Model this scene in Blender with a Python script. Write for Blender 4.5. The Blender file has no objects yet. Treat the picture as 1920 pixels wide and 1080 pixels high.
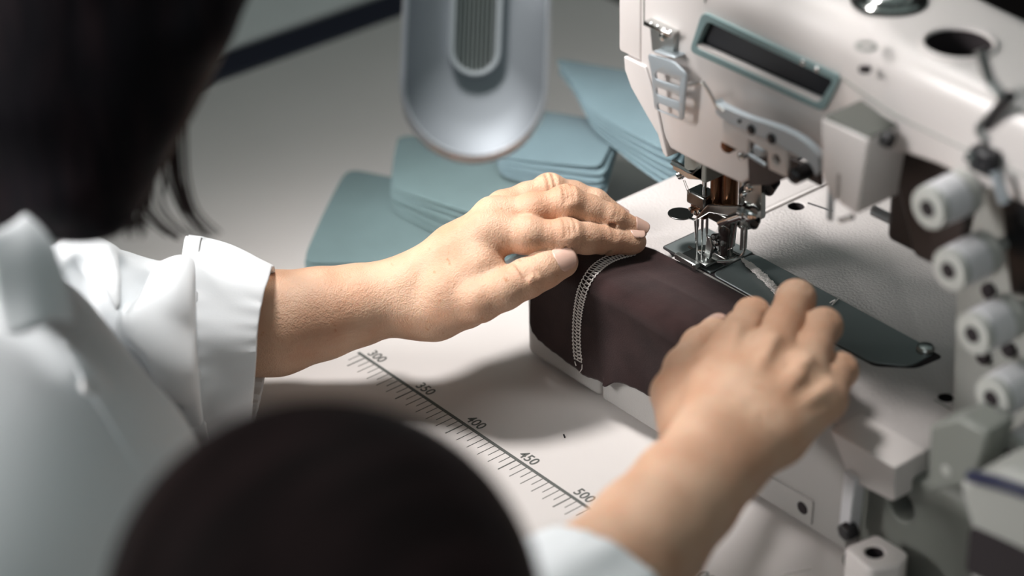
import bpy, bmesh, math, random
import numpy as np
from mathutils import Vector, Matrix
random.seed(7); np.random.seed(7)
sc = bpy.context.scene
COL = sc.collection
PI = math.pi

# ------------------------------------------------------------------ camera
FPX = 4533.04
M = np.array([[0.64044874, 0.76766674, -0.02265361],
              [-0.38651197, 0.3476676, 0.85424571],
              [0.66365195, -0.5383447, 0.51937567]])
CAM = np.array([1.01552133, -0.78157291, 0.88])
cd = bpy.data.cameras.new('camera'); cam = bpy.data.objects.new('camera', cd); COL.objects.link(cam)
mw = Matrix.Identity(4)
for r in range(3):
    for c in range(3):
        mw[r][c] = M[c][r]
    mw[r][3] = CAM[r]
cam.matrix_world = mw
cd.sensor_width = 36.0; cd.lens = FPX / 1920 * 36
cd.clip_start = 0.05; cd.clip_end = 30
cd.dof.use_dof = True; cd.dof.focus_distance = 1.535; cd.dof.aperture_fstop = 2.8
cd.dof.aperture_blades = 9
sc.camera = cam

# ------------------------------------------------------------------ light
vs = sc.view_settings
vs.view_transform = 'Standard'; vs.look = 'None'; vs.gamma = 1.0; vs.use_curve_mapping = False
vs.exposure = 0.0
w = bpy.data.worlds.new('world'); sc.world = w; w.use_nodes = True
nt = w.node_tree; bg = nt.nodes['Background']
tc = nt.nodes.new('ShaderNodeTexCoord'); sp = nt.nodes.new('ShaderNodeSeparateXYZ')
mr = nt.nodes.new('ShaderNodeValToRGB')
nt.links.new(tc.outputs['Generated'], sp.inputs[0]); nt.links.new(sp.outputs['Z'], mr.inputs[0])
mr.color_ramp.elements[0].position = 0.0; mr.color_ramp.elements[0].color = (0.085, 0.10, 0.10, 1)
mr.color_ramp.elements[1].position = 0.9; mr.color_ramp.elements[1].color = (0.43, 0.52, 0.495, 1)
nt.links.new(mr.outputs[0], bg.inputs[0]); bg.inputs[1].default_value = 0.40

def area(name, loc, target, size, power, col, sy=None):
    l = bpy.data.lights.new(name, 'AREA'); l.energy = power; l.size = size; l.color = col
    if sy: l.shape = 'RECTANGLE'; l.size_y = sy
    o = bpy.data.objects.new(name, l); COL.objects.link(o); o.location = loc
    o.rotation_euler = (Vector(target) - Vector(loc)).to_track_quat('-Z', 'Y').to_euler()
    return o
area('ceiling_panel_light', (-0.5, 0.5, 1.75), (0.0, 0.1, 0.05), 0.7, 1.6, (0.96, 1.0, 0.97), 0.7)
wl_ = area('front_fill_light', (-0.42, -0.95, 0.76), (0.05, 0.10, 0.26), 0.5, 2.7, (1.0, 0.965, 0.95)); wl_.data.spread = math.radians(44)  # added fill from the front to brighten the machine face, no window there
sl_ = bpy.data.lights.new('task_light', 'SPOT'); sl_.energy = 66; sl_.color = (1.0, 0.955, 0.935); sl_.spot_size = math.radians(40); sl_.spot_blend = 1.0; sl_.shadow_soft_size = 0.11
so_ = bpy.data.objects.new('task_light', sl_); COL.objects.link(so_); so_.location = (-0.30, 0.03, 1.12)
area("camera_side_fill", (1.45, -1.35, 1.3), (0.0, -0.1, 0.1), 0.9, 3, (0.95, 0.98, 1.0))  # added soft fill from behind the camera, mainly to lift the shirt
so_.rotation_euler = (Vector((0.045, 0.02, 0.05)) - so_.location).to_track_quat('-Z', 'Y').to_euler()

# ------------------------------------------------------------------ pixel -> place helpers
def ray(x, y):
    return M.T @ np.array([(x - 960) / FPX, -(y - 540) / FPX, -1.0])
def U(x, y, ax, v):
    r = ray(x, y); i = 'xyz'.index(ax)
    return CAM + r * (v - CAM[i]) / r[i]
def D(x, y, d):
    return CAM + ray(x, y) * d

# ------------------------------------------------------------------ materials
def srgb(*c):
    return tuple(((v / 255) / 12.92 if v / 255 <= 0.04045 else ((v / 255 + 0.055) / 1.055) ** 2.4) for v in c) + (1.0,)

def mat(name, col, rough=0.5, metal=0.0, bump=0.0, bscale=200.0, var=0.0, vscale=20.0, spec=0.5, coat=0.0,
        sss=0.0, col2=None, sheen=0.0, aniso=None, bdist=0.001, alpha=None, trans=0.0):
    m = bpy.data.materials.new(name); m.use_nodes = True
    n = m.node_tree.nodes; L = m.node_tree.links; p = n['Principled BSDF']
    p.inputs['Base Color'].default_value = col; p.inputs['Roughness'].default_value = rough
    p.inputs['Metallic'].default_value = metal; p.inputs['Specular IOR Level'].default_value = spec
    p.inputs['Coat Weight'].default_value = coat
    if trans: p.inputs['Transmission Weight'].default_value = trans
    if sheen: p.inputs['Sheen Weight'].default_value = sheen
    if sss:
        p.inputs['Subsurface Weight'].default_value = sss
        p.inputs['Subsurface Radius'].default_value = (0.012, 0.005, 0.003)
        p.inputs['Subsurface Scale'].default_value = 0.35
    t = n.new('ShaderNodeTexCoord')
    if var:
        no = n.new('ShaderNodeTexNoise'); no.inputs['Scale'].default_value = vscale; no.inputs['Detail'].default_value = 5
        L.new(t.outputs['Object'], no.inputs['Vector'])
        rp = n.new('ShaderNodeValToRGB')
        c2 = col2 or tuple(max(0, v * (1 - var)) for v in col[:3]) + (1,)
        rp.color_ramp.elements[0].position = 0.35; rp.color_ramp.elements[0].color = c2
        rp.color_ramp.elements[1].position = 0.65; rp.color_ramp.elements[1].color = col
        L.new(no.outputs['Fac'], rp.inputs[0]); L.new(rp.outputs[0], p.inputs['Base Color'])
    if bump:
        nb = n.new('ShaderNodeTexNoise'); nb.inputs['Scale'].default_value = bscale; nb.inputs['Detail'].default_value = 3
        if aniso:
            mp = n.new('ShaderNodeMapping'); mp.inputs['Scale'].default_value = aniso
            L.new(t.outputs['Object'], mp.inputs[0]); L.new(mp.outputs[0], nb.inputs['Vector'])
        else:
            L.new(t.outputs['Object'], nb.inputs['Vector'])
        b = n.new('ShaderNodeBump'); b.inputs['Strength'].default_value = bump; b.inputs['Distance'].default_value = bdist
        L.new(nb.outputs['Fac'], b.inputs['Height']); L.new(b.outputs[0], p.inputs['Normal'])
    return m

MT = {}
MT['table'] = mat('table_laminate', (0.64, 0.61, 0.59, 1), 0.38, var=0.05, vscale=6)
MT['table2'] = mat('table_white', (0.80, 0.80, 0.80, 1), 0.4, var=0.04)
MT['edge'] = mat('table_edging', (0.012, 0.013, 0.03, 1), 0.45)
MT['ink'] = mat('ruler_ink', (0.085, 0.092, 0.085, 1), 0.6)
MT['floor'] = mat('floor', (0.035, 0.022, 0.022, 1), 0.6, var=0.4, vscale=3)
MT['wall'] = mat('wall', (0.10, 0.08, 0.08, 1), 0.8, var=0.3, vscale=2)
MT['enamel'] = mat('cream_enamel', (0.72, 0.68, 0.66, 1), 0.34, bump=0.12, bscale=900, bdist=0.0004, coat=0.15)
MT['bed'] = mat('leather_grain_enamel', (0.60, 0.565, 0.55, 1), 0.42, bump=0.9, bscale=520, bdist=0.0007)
MT['bed_shade'] = mat('bed_enamel_side_shade', (0.43, 0.42, 0.405, 1), 0.5, bump=0.6, bscale=700, bdist=0.0006)  # bed enamel darkened, the shade on its sides put into the colour
MT['gray'] = mat('grey_enamel', (0.20, 0.21, 0.19, 1), 0.45, bump=0.15, bscale=500, bdist=0.0004)
MT['midgray'] = mat('mid_grey_enamel', (0.37, 0.375, 0.35, 1), 0.45)
MT['teal'] = mat('teal_window_frame', (0.19, 0.28, 0.285, 1), 0.4)
MT['glass'] = mat('dark_window', (0.014, 0.015, 0.019, 1), 0.15, spec=0.18)
MT['plate'] = mat('dark_slide_plate', (0.22, 0.25, 0.25, 1), 0.42, metal=0.5, bump=0.1, bscale=30, aniso=(1, 12, 1), bdist=0.0002)
MT['cavity'] = mat('dark_cavity', (0.045, 0.035, 0.033, 1), 0.5)  # dark brown for the cavity under the arm, shade included in the colour
MT['darkgray'] = mat('dark_grey_enamel', (0.13, 0.135, 0.12, 1), 0.5)
MT['chrome'] = mat('chrome', (0.62, 0.63, 0.62, 1), 0.13, metal=1.0)
MT['steel'] = mat('brushed_steel', (0.48, 0.50, 0.49, 1), 0.28, metal=1.0)
MT['satin'] = mat('satin_zinc', (0.50, 0.56, 0.60, 1), 0.42, metal=0.6)
MT['darksteel'] = mat('dark_steel', (0.16, 0.16, 0.155, 1), 0.25, metal=1.0)
MT['black'] = mat('black_steel', (0.012, 0.012, 0.014, 1), 0.35)
MT['hole'] = mat('recess_shade', (0.018, 0.013, 0.015, 1), 0.8)  # near-black colour standing in for the shade inside holes
MT['bronze'] = mat('bronze_bar', (0.13, 0.065, 0.035, 1), 0.25, metal=0.9)
MT['knob'] = mat('white_plastic', (0.72, 0.72, 0.74, 1), 0.45)
MT['knob2'] = mat('grey_plastic', (0.47, 0.48, 0.45, 1), 0.5)
MT['lamp'] = mat('lamp_aluminium', (0.30, 0.33, 0.36, 1), 0.6, metal=0.5, bump=0.05, bscale=300, bdist=0.0002)
MT['strand'] = mat('hair_strand', (0.035, 0.02, 0.018, 1), 0.6, spec=0.15)
MT['lamprim'] = mat('lamp_rim', (0.68, 0.72, 0.76, 1), 0.3, metal=0.6)
MT['brown'] = mat('brown_knit', (0.034, 0.0175, 0.0170, 1), 0.95, bump=0.5, bscale=1500, bdist=0.0005, var=0.35, vscale=60, sheen=0.12, spec=0.15)
MT['thread'] = mat('white_thread', (0.88, 0.84, 0.81, 1), 0.8)
MT['lint'] = mat('lint', (0.35, 0.34, 0.33, 1), 0.9)
MT['cloth_a'] = mat('blue_grey_cloth', (0.175, 0.255, 0.265, 1), 0.9, bump=0.3, bscale=900, bdist=0.0005, var=0.12, vscale=18, sheen=0.1, spec=0.2)
MT['cloth_b'] = mat('pale_blue_grey_cloth', (0.195, 0.285, 0.32, 1), 0.9, bump=0.3, bscale=900, bdist=0.0005, var=0.12, vscale=18, sheen=0.1, spec=0.2)
MT['shirt'] = mat('white_cotton', (0.80, 0.83, 0.85, 1), 0.85, bump=0.25, bscale=1200, bdist=0.0004, sheen=0.1, spec=0.2)
MT['button'] = mat('pearl_button', (0.70, 0.70, 0.70, 1), 0.3)
MT['trouser'] = mat('dark_trousers', (0.03, 0.025, 0.03, 1), 0.9)

def skin_mat():
    m = mat('skin', (0.60, 0.36, 0.255, 1), 0.50, sss=0.30, spec=0.35)
    n = m.node_tree.nodes; L = m.node_tree.links; p = n['Principled BSDF']; t = n['Texture Coordinate']
    def noise(s, d=4, ro=0.5):
        q = n.new('ShaderNodeTexNoise'); q.inputs['Scale'].default_value = s; q.inputs['Detail'].default_value = d
        q.inputs['Roughness'].default_value = ro
        L.new(t.outputs['Object'], q.inputs['Vector']); return q
    def ramp(src, p0, c0, p1, c1):
        q = n.new('ShaderNodeValToRGB'); e = q.color_ramp.elements
        e[0].position = p0; e[0].color = c0; e[1].position = p1; e[1].color = c1
        L.new(src, q.inputs[0]); return q
    a = ramp(noise(34).outputs['Fac'], 0.34, (0.56, 0.320, 0.205, 1), 0.64, (0.62, 0.405, 0.280, 1))
    spots = ramp(noise(170, 2).outputs['Fac'], 0.68, (1, 1, 1, 1), 0.77, (0.78, 0.63, 0.50, 1))
    mx = n.new('ShaderNodeMix'); mx.data_type = 'RGBA'; mx.blend_type = 'MULTIPLY'; mx.inputs[0].default_value = 0.8
    L.new(a.outputs[0], mx.inputs[6]); L.new(spots.outputs[0], mx.inputs[7])
    L.new(mx.outputs[2], p.inputs['Base Color'])
    # fine skin texture
    v = n.new('ShaderNodeTexVoronoi'); v.inputs['Scale'].default_value = 900; L.new(t.outputs['Object'], v.inputs['Vector'])
    n2 = noise(260, 6, 0.65)
    ad = n.new('ShaderNodeMath'); ad.operation = 'MULTIPLY_ADD'; ad.inputs[1].default_value = 0.35
    L.new(v.outputs['Distance'], ad.inputs[0]); L.new(n2.outputs['Fac'], ad.inputs[2])
    b = n.new('ShaderNodeBump'); b.inputs['Strength'].default_value = 0.75; b.inputs['Distance'].default_value = 0.0009
    L.new(ad.outputs[0], b.inputs['Height']); L.new(b.outputs[0], p.inputs['Normal'])
    return m
MT['skin'] = skin_mat()
MT['nail'] = mat('fingernail', (0.66, 0.42, 0.34, 1), 0.25, sss=0.2, spec=0.5)

def hair_mat(name, c1, c2, ax):
    m = mat(name, c1, 0.6, spec=0.12)
    n = m.node_tree.nodes; L = m.node_tree.links; p = n['Principled BSDF']; t = n['Texture Coordinate']
    mp = n.new('ShaderNodeMapping'); mp.inputs['Scale'].default_value = ax; L.new(t.outputs['Object'], mp.inputs[0])
    q = n.new('ShaderNodeTexNoise'); q.inputs['Scale'].default_value = 12; q.inputs['Detail'].default_value = 6; L.new(mp.outputs[0], q.inputs['Vector'])
    r = n.new('ShaderNodeValToRGB'); r.color_ramp.elements[0].position = 0.42; r.color_ramp.elements[0].color = c1
    r.color_ramp.elements[1].position = 0.72; r.color_ramp.elements[1].color = c2
    L.new(q.outputs['Fac'], r.inputs[0]); L.new(r.outputs[0], p.inputs['Base Color'])
    b = n.new('ShaderNodeBump'); b.inputs['Strength'].default_value = 0.5; b.inputs['Distance'].default_value = 0.002
    L.new(q.outputs['Fac'], b.inputs['Height']); L.new(b.outputs[0], p.inputs['Normal'])
    return m
MT['hair'] = hair_mat('dark_hair', (0.004, 0.0032, 0.005, 1), (0.014, 0.008, 0.010, 1), (8, 8, 0.8))
MT['hair2'] = hair_mat('dark_brown_hair', (0.019, 0.0115, 0.012, 1), (0.040, 0.022, 0.023, 1), (6, 1, 1))

# ------------------------------------------------------------------ object helpers
def link(name, me, m=None, parent=None, smooth=True, bevel=0.0, seg=2, angle=35):
    o = bpy.data.objects.new(name, me); COL.objects.link(o)
    if m is not None: me.materials.append(MT[m] if isinstance(m, str) else m)
    if parent is not None: o.parent = parent
    if bevel:
        b = o.modifiers.new('bevel', 'BEVEL'); b.width = bevel; b.segments = seg; b.limit_method = 'ANGLE'; b.angle_limit = math.radians(30)
        b.harden_normals = False
    if smooth:
        for p in me.polygons: p.use_smooth = True
        try:
            me.set_sharp_from_angle(angle=math.radians(angle))
        except Exception: pass
    return o
def build(name, bm, m=None, parent=None, **k):
    bmesh.ops.recalc_face_normals(bm, faces=bm.faces)
    me = bpy.data.meshes.new(name); bm.to_mesh(me); bm.free()
    return link(name, me, m, parent, **k)
def face_up(o, d=(0, 0, 1)):
    me = o.data; d = Vector(d)
    if sum((p.normal.dot(d) * p.area) for p in me.polygons) < 0: me.flip_normals()
    return o
def tag(o, label=None, cat=None, group=None, kind=None):
    if label: o['label'] = label
    if cat: o['category'] = cat
    if group: o['group'] = group
    if kind: o['kind'] = kind
    return o
def empty(name, loc, label, cat, group=None):
    o = bpy.data.objects.new(name, None); COL.objects.link(o); o.location = loc; o.empty_display_size = 0.02
    return tag(o, label, cat, group)
def struct(name, bm, m):
    return tag(build(name, bm, m), kind='structure')

def box(bm, lo, hi):
    x0, y0, z0 = lo; x1, y1, z1 = hi
    v = [bm.verts.new(p) for p in [(x0, y0, z0), (x1, y0, z0), (x1, y1, z0), (x0, y1, z0), (x0, y0, z1), (x1, y0, z1), (x1, y1, z1), (x0, y1, z1)]]
    for f in [(0, 3, 2, 1), (4, 5, 6, 7), (0, 1, 5, 4), (1, 2, 6, 5), (2, 3, 7, 6), (3, 0, 4, 7)]:
        bm.faces.new([v[i] for i in f])
    return bm
def prism(bm, pts, ax, a, b):
    """pts polygon in the two other axes (in xyz order), extruded along ax from a to b"""
    i = 'xyz'.index(ax)
    def mk(p, v):
        q = list(p); q.insert(i, v); return bm.verts.new(q)
    A = [mk(p, a) for p in pts]; B = [mk(p, b) for p in pts]
    n = len(pts)
    bm.faces.new(A[::-1]); bm.faces.new(B)
    for k in range(n): bm.faces.new([A[k], A[(k + 1) % n], B[(k + 1) % n], B[k]])
    return bm
def frame(d):
    d = Vector(d).normalized(); u = d.orthogonal().normalized(); return d, u, d.cross(u)
def cyl(bm, a, b, r1, r2=None, n=20, cap=True):
    a = Vector(a); b = Vector(b); r2 = r1 if r2 is None else r2
    d, u, v = frame(b - a)
    A = [bm.verts.new(a + (u * math.cos(t) + v * math.sin(t)) * r1) for t in [2 * PI * k / n for k in range(n)]]
    B = [bm.verts.new(b + (u * math.cos(t) + v * math.sin(t)) * r2) for t in [2 * PI * k / n for k in range(n)]]
    for k in range(n): bm.faces.new([A[k], A[(k + 1) % n], B[(k + 1) % n], B[k]])
    if cap: bm.faces.new(A[::-1]); bm.faces.new(B)
    return bm
def lathe(bm, o, d, prof, n=28, cap=True):
    """prof: list of (distance along d, radius)"""
    o = Vector(o); d, u, v = frame(d)
    rings = []
    for s, r in prof:
        rings.append([bm.verts.new(o + d * s + (u * math.cos(2 * PI * k / n) + v * math.sin(2 * PI * k / n)) * max(r, 1e-5)) for k in range(n)])
    for A, B in zip(rings, rings[1:]):
        for k in range(n): bm.faces.new([A[k], A[(k + 1) % n], B[(k + 1) % n], B[k]])
    if cap: bm.faces.new(rings[0][::-1]); bm.faces.new(rings[-1])
    return bm
def tube(bm, pts, r, n=8, r_end=None):
    pts = [Vector(p) for p in pts]; rings = []; m_ = len(pts)
    u = None
    for i, p in enumerate(pts):
        d = (pts[min(i + 1, m_ - 1)] - pts[max(i - 1, 0)]).normalized()
        if u is None: u = d.orthogonal().normalized()
        u = (u - d * u.dot(d)).normalized(); v = d.cross(u)
        rr = r if r_end is None else r + (r_end - r) * i / (m_ - 1)
        rings.append([bm.verts.new(p + (u * math.cos(2 * PI * k / n) + v * math.sin(2 * PI * k / n)) * rr) for k in range(n)])
    for A, B in zip(rings, rings[1:]):
        for k in range(n): bm.faces.new([A[k], A[(k + 1) % n], B[(k + 1) % n], B[k]])
    bm.faces.new(rings[0][::-1]); bm.faces.new(rings[-1])
    return bm
def spline(pts, n=40):
    P = [np.array(p, float) for p in pts]; P = [2 * P[0] - P[1]] + P + [2 * P[-1] - P[-2]]; out = []
    segs = len(P) - 3
    for k in range(n + 1):
        t = k / n * segs; i = min(int(t), segs - 1); t -= i
        a, b, c, d = P[i:i + 4]
        out.append(0.5 * ((2 * b) + (c - a) * t + (2 * a - 5 * b + 4 * c - d) * t * t + (3 * b - a - 3 * c + d) * t ** 3))
    return out
def round_poly(pts, r, n=5):
    out = []; m_ = len(pts)
    for i in range(m_):
        p = np.array(pts[i], float); a = np.array(pts[i - 1], float); b = np.array(pts[(i + 1) % m_], float)
        rr = min(r, np.linalg.norm(a - p) * 0.45, np.linalg.norm(b - p) * 0.45)
        pa = p + (a - p) / np.linalg.norm(a - p) * rr; pb = p + (b - p) / np.linalg.norm(b - p) * rr
        for k in range(n + 1):
            t = k / n; out.append(tuple((1 - t) ** 2 * pa + 2 * t * (1 - t) * p + t * t * pb))
    return out
def cut(o, cutters):
    """carve bmesh solids out of mesh object o and keep the result as its mesh"""
    for bm in cutters:
        bmesh.ops.recalc_face_normals(bm, faces=bm.faces)
        me = bpy.data.meshes.new('cutter'); bm.to_mesh(me); bm.free()
        c = bpy.data.objects.new('cutter', me); COL.objects.link(c)
        md = o.modifiers.new('cut', 'BOOLEAN'); md.object = c; md.operation = 'DIFFERENCE'; md.solver = 'EXACT'
        bpy.context.view_layer.update()
        dg = bpy.context.evaluated_depsgraph_get()
        new = bpy.data.meshes.new_from_object(o.evaluated_get(dg))
        o.modifiers.remove(md); o.data = new
        bpy.data.objects.remove(c)
    for p in o.data.polygons: p.use_smooth = True
    o.data.set_sharp_from_angle(angle=math.radians(32))

# ------------------------------------------------------------------ implicit surfaces (bodies, sleeves, hair)
BIG = 9.0
class Field:
    def __init__(s, lo, hi, vox):
        s.lo = np.array(lo, float); s.v = vox
        s.n = np.ceil((np.array(hi) - s.lo) / vox).astype(int) + 1
        s.g = np.full(s.n, BIG, np.float32)
    def sub(s, lo, hi):
        a = np.clip(np.floor((np.array(lo) - s.lo) / s.v).astype(int), 0, s.n)
        b = np.clip(np.ceil((np.array(hi) - s.lo) / s.v).astype(int) + 1, 0, s.n)
        if (b <= a).any(): return None, None
        ax = [(s.lo[i] + np.arange(a[i], b[i]) * s.v).astype(np.float32) for i in range(3)]
        return tuple(slice(a[i], b[i]) for i in range(3)), np.meshgrid(*ax, indexing='ij', sparse=True)
    def put(s, sl, d, k, mode='add'):
        g = s.g[sl]
        if mode == 'sub':
            h = np.clip(0.5 - 0.5 * (g + d) / max(k, 1e-6), 0, 1); s.g[sl] = g * (1 - h) + (-d) * h + k * h * (1 - h)
        else:
            h = np.clip(0.5 + 0.5 * (g - d) / max(k, 1e-6), 0, 1); s.g[sl] = g * (1 - h) + d * h - k * h * (1 - h)
    def cone(s, a, b, r1, r2, k=0.004, mode='add', squash=None):
        a = np.array(a, float); b = np.array(b, float); R_ = max(r1, r2); m_ = k + 3 * s.v + R_
        sl, X = s.sub(np.minimum(a, b) - m_, np.maximum(a, b) + m_)
        if sl is None: return
        ab = b - a; L2 = max(float(ab @ ab), 1e-12)
        px, py, pz = X[0] - a[0], X[1] - a[1], X[2] - a[2]
        t = np.clip((px * ab[0] + py * ab[1] + pz * ab[2]) / L2, 0, 1)
        if squash is None:
            d = np.sqrt((px - t * ab[0]) ** 2 + (py - t * ab[1]) ** 2 + (pz - t * ab[2]) ** 2) - (r1 + (r2 - r1) * t)
        else:
            nrm, f = squash; nrm = np.array(nrm) / np.linalg.norm(nrm)
            qx, qy, qz = px - t * ab[0], py - t * ab[1], pz - t * ab[2]
            h = qx * nrm[0] + qy * nrm[1] + qz * nrm[2]
            d = np.sqrt(np.maximum(qx * qx + qy * qy + qz * qz - h * h + (h / f) ** 2, 0)) - (r1 + (r2 - r1) * t)
            d = d * min(1.0, 0.5 + 0.5 * f)
        s.put(sl, d, k, mode)
    def ell(s, c, r, k=0.004, mode='add', R=None):
        c = np.array(c, float); r = np.array(r, float); m_ = k + 3 * s.v + r.max()
        sl, X = s.sub(c - m_, c + m_)
        if sl is None: return
        p = [X[i] - c[i] for i in range(3)]
        if R is not None:
            R = np.array(R); p = [R[i][0] * p[0] + R[i][1] * p[1] + R[i][2] * p[2] for i in range(3)]
        k0 = np.sqrt((p[0] / r[0]) ** 2 + (p[1] / r[1]) ** 2 + (p[2] / r[2]) ** 2)
        k1 = np.sqrt((p[0] / r[0] ** 2) ** 2 + (p[1] / r[1] ** 2) ** 2 + (p[2] / r[2] ** 2) ** 2)
        s.put(sl, k0 * (k0 - 1) / np.maximum(k1, 1e-6), k, mode)
    def mesh(s):
        g = s.g; ins = g < 0
        nx, ny, nz = g.shape
        c = ins[:-1, :-1, :-1].astype(np.int8)
        cnt = sum(ins[i:nx - 1 + i, j:ny - 1 + j, l:nz - 1 + l].astype(np.int8) for i in (0, 1) for j in (0, 1) for l in (0, 1))
        act = (cnt > 0) & (cnt < 8)
        idx = np.full(act.shape, -1, np.int64); cells = np.argwhere(act); idx[act] = np.arange(len(cells))
        acc = np.zeros((len(cells), 3)); num = np.zeros(len(cells))
        ci, cj, cl = cells.T
        corners = [(i, j, l) for i in (0, 1) for j in (0, 1) for l in (0, 1)]
        for p in corners:
            for q in corners:
                if sum(abs(p[t] - q[t]) for t in range(3)) == 1 and p < q:
                    va = g[ci + p[0], cj + p[1], cl + p[2]]; vb = g[ci + q[0], cj + q[1], cl + q[2]]
                    m_ = (va < 0) != (vb < 0); t = np.where(m_, va / np.where(m_, va - vb, 1), 0)
                    pt = np.array(p)[None] + t[:, None] * (np.array(q) - np.array(p))[None]
                    acc += pt * m_[:, None]; num += m_
        V = s.lo + (cells + acc / num[:, None]) * s.v
        F = []
        for ax in range(3):
            sl0 = [slice(1, -1)] * 3; sl1 = [slice(1, -1)] * 3
            sl0[ax] = slice(0, -1); sl1[ax] = slice(1, None)
            A = ins[tuple(sl0)]; B = ins[tuple(sl1)]
            e = np.argwhere(A != B); flip = A[tuple(e.T)]
            off = np.ones(3, int); off[ax] = 0; e = e + off
            u, v = [(1, 2), (2, 0), (0, 1)][ax]
            du = np.zeros(3, int); du[u] = 1; dv = np.zeros(3, int); dv[v] = 1
            q = [idx[tuple((e - du - dv).T)], idx[tuple((e - dv).T)], idx[tuple(e.T)], idx[tuple((e - du).T)]]
            q = np.stack(q, 1); q = np.where(flip[:, None], q, q[:, ::-1]); F.append(q)
        F = np.concatenate(F); F = F[(F >= 0).all(1)]
        return V, F
def relax(V, F, it=2, lam=0.5):
    for _ in range(it):
        S = np.zeros_like(V); N = np.zeros(len(V))
        for a in range(4):
            for b in ((a + 1) % 4, (a - 1) % 4):
                np.add.at(S, F[:, a], V[F[:, b]]); np.add.at(N, F[:, a], 1)
        V = V + lam * (S / np.maximum(N, 1)[:, None] - V)
    return V
def np_mesh(name, V, F, m, parent=None):
    me = bpy.data.meshes.new(name)
    me.vertices.add(len(V)); me.vertices.foreach_set('co', np.asarray(V, np.float32).ravel())
    me.loops.add(F.size); me.loops.foreach_set('vertex_index', F.ravel().astype(np.int32))
    me.polygons.add(len(F)); me.polygons.foreach_set('loop_start', (np.arange(len(F)) * 4).astype(np.int32))
    me.update(calc_edges=True); me.validate()
    me.polygons.foreach_set('use_smooth', np.ones(len(me.polygons), bool))
    return link(name, me, m, parent, smooth=False)

# =================================================================== SETTING
bm = bmesh.new(); box(bm, (-3.0, -2.2, -0.80), (3.0, 3.0, -0.75)); struct('floor', bm, 'floor')
bm = bmesh.new(); box(bm, (-3.0, 3.0, -0.75), (3.0, 3.1, 2.3)); struct('wall_back', bm, 'wall')
bm = bmesh.new(); box(bm, (-3.1, -2.2, -0.75), (-3.0, 3.1, 2.3)); struct('wall_left', bm, 'wall')

# sewing table with its printed scale
table = empty('sewing_table', (0.1, 0.2, -0.75), 'pale laminate worktop with a printed millimetre scale under the sewing machine', 'table')
TX0, TX1, TY0, TY1 = -0.520, 0.75, -0.125, 0.505
def tpart(name, bm, m, **k):
    bmesh.ops.translate(bm, verts=bm.verts, vec=-Vector(table.location)); return build(name, bm, m, table, **k)
bm = bmesh.new(); box(bm, (TX0, TY0, -0.03), (TX1, TY1, 0.0)); tpart('table_top', bm, 'table', bevel=0.0008)
bm = bmesh.new(); box(bm, (TX0 - 0.044, TY0, -0.032), (TX0 - 0.0002, TY1, 0.001)); tpart('edge_trim', bm, 'edge', bevel=0.004)
for sx in (TX0 + 0.05, TX1 - 0.05):
    for sy in (TY0 + 0.05, TY1 - 0.05):
        bm = bmesh.new(); box(bm, (sx - 0.025, sy - 0.025, -0.75), (sx + 0.025, sy + 0.025, -0.0305)); tpart('leg', bm, 'gray', bevel=0.003)
RX = lambda mm: -0.0002 + (mm - 400) * 0.001053 - 0.0000000 * (mm - 400) ** 2
bm = bmesh.new(); box(bm, (RX(292), -0.0011, 0.00005), (RX(560), 0.0011, 0.00025))
k = 0
for mm in range(295, 561, 5):
    L_ = 0.0155 if mm % 50 == 0 else (0.0150 if mm % 10 == 0 else 0.0105)
    wd = 0.00042 if mm % 50 == 0 else 0.00022
    box(bm, (RX(mm) - wd, -L_, 0.00005), (RX(mm) + wd, -0.001, 0.00022))
tpart('ruler_scale', bm, 'ink', smooth=False)
for mm in (300, 350, 400, 450, 500, 600):
    cu = bpy.data.curves.new('num', 'FONT'); cu.body = str(mm); cu.size = 0.0105; cu.space_character = 1.04; cu.extrude = 0.00005
    cu.offset = 0.0001
    to = bpy.data.objects.new('num', cu); COL.objects.link(to); bpy.context.view_layer.update()
    me = bpy.data.meshes.new_from_object(to.evaluated_get(bpy.context.evaluated_depsgraph_get())); bpy.data.objects.remove(to)
    me.transform(Matrix.Translation(Vector((RX(mm) - 0.0035, 0.0032, 0.0002)) - Vector(table.location)) @ Matrix.Diagonal((0.92, 1.0, 1, 1)))
    link('ruler_number', me, 'ink', table, smooth=False)

bm = bmesh.new(); box(bm, (-1.6, -0.2, -0.03), (TX0 - 0.05, 0.9, 0.0))
t2 = empty('side_table', (-1.1, 0.3, -0.75), 'white table beyond the dark edge strip at the upper left', 'table')
bmesh.ops.translate(bm, verts=bm.verts, vec=-Vector(t2.location)); build('table_top', bm, 'table2', t2, bevel=0.002)
for sx in (-1.5, -0.65):
    for sy in (-0.1, 0.8):
        bm = bmesh.new(); box(bm, (sx - 0.02, sy - 0.02, -0.75), (sx + 0.02, sy + 0.02, -0.0305))
        bmesh.ops.translate(bm, verts=bm.verts, vec=-Vector(t2.location)); build('leg', bm, 'gray', t2)

# =================================================================== SEWING MACHINE
mach = empty('sewing_machine', (0.12, 0.15, 0.0), 'cream industrial coverstitch sewing machine with chrome needle unit and dark sight window', 'sewing machine')
def mp(name, bm, m, parent=None, **k):
    o = build(name, bm, m, None, **k)
    o.parent = parent or mach
    if parent is None: o.matrix_parent_inverse = mach.matrix_world.inverted() if False else Matrix.Translation(-Vector(mach.location))
    return o
def FP(px, py, y=0.12):
    p = U(px, py, 'y', y); return (float(p[0]), float(p[2]))
YF = 0.12; ZB = 0.0885; YB0, YB1 = 0.080, 0.315; XB0, XB1 = -0.0375, 0.2965

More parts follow.
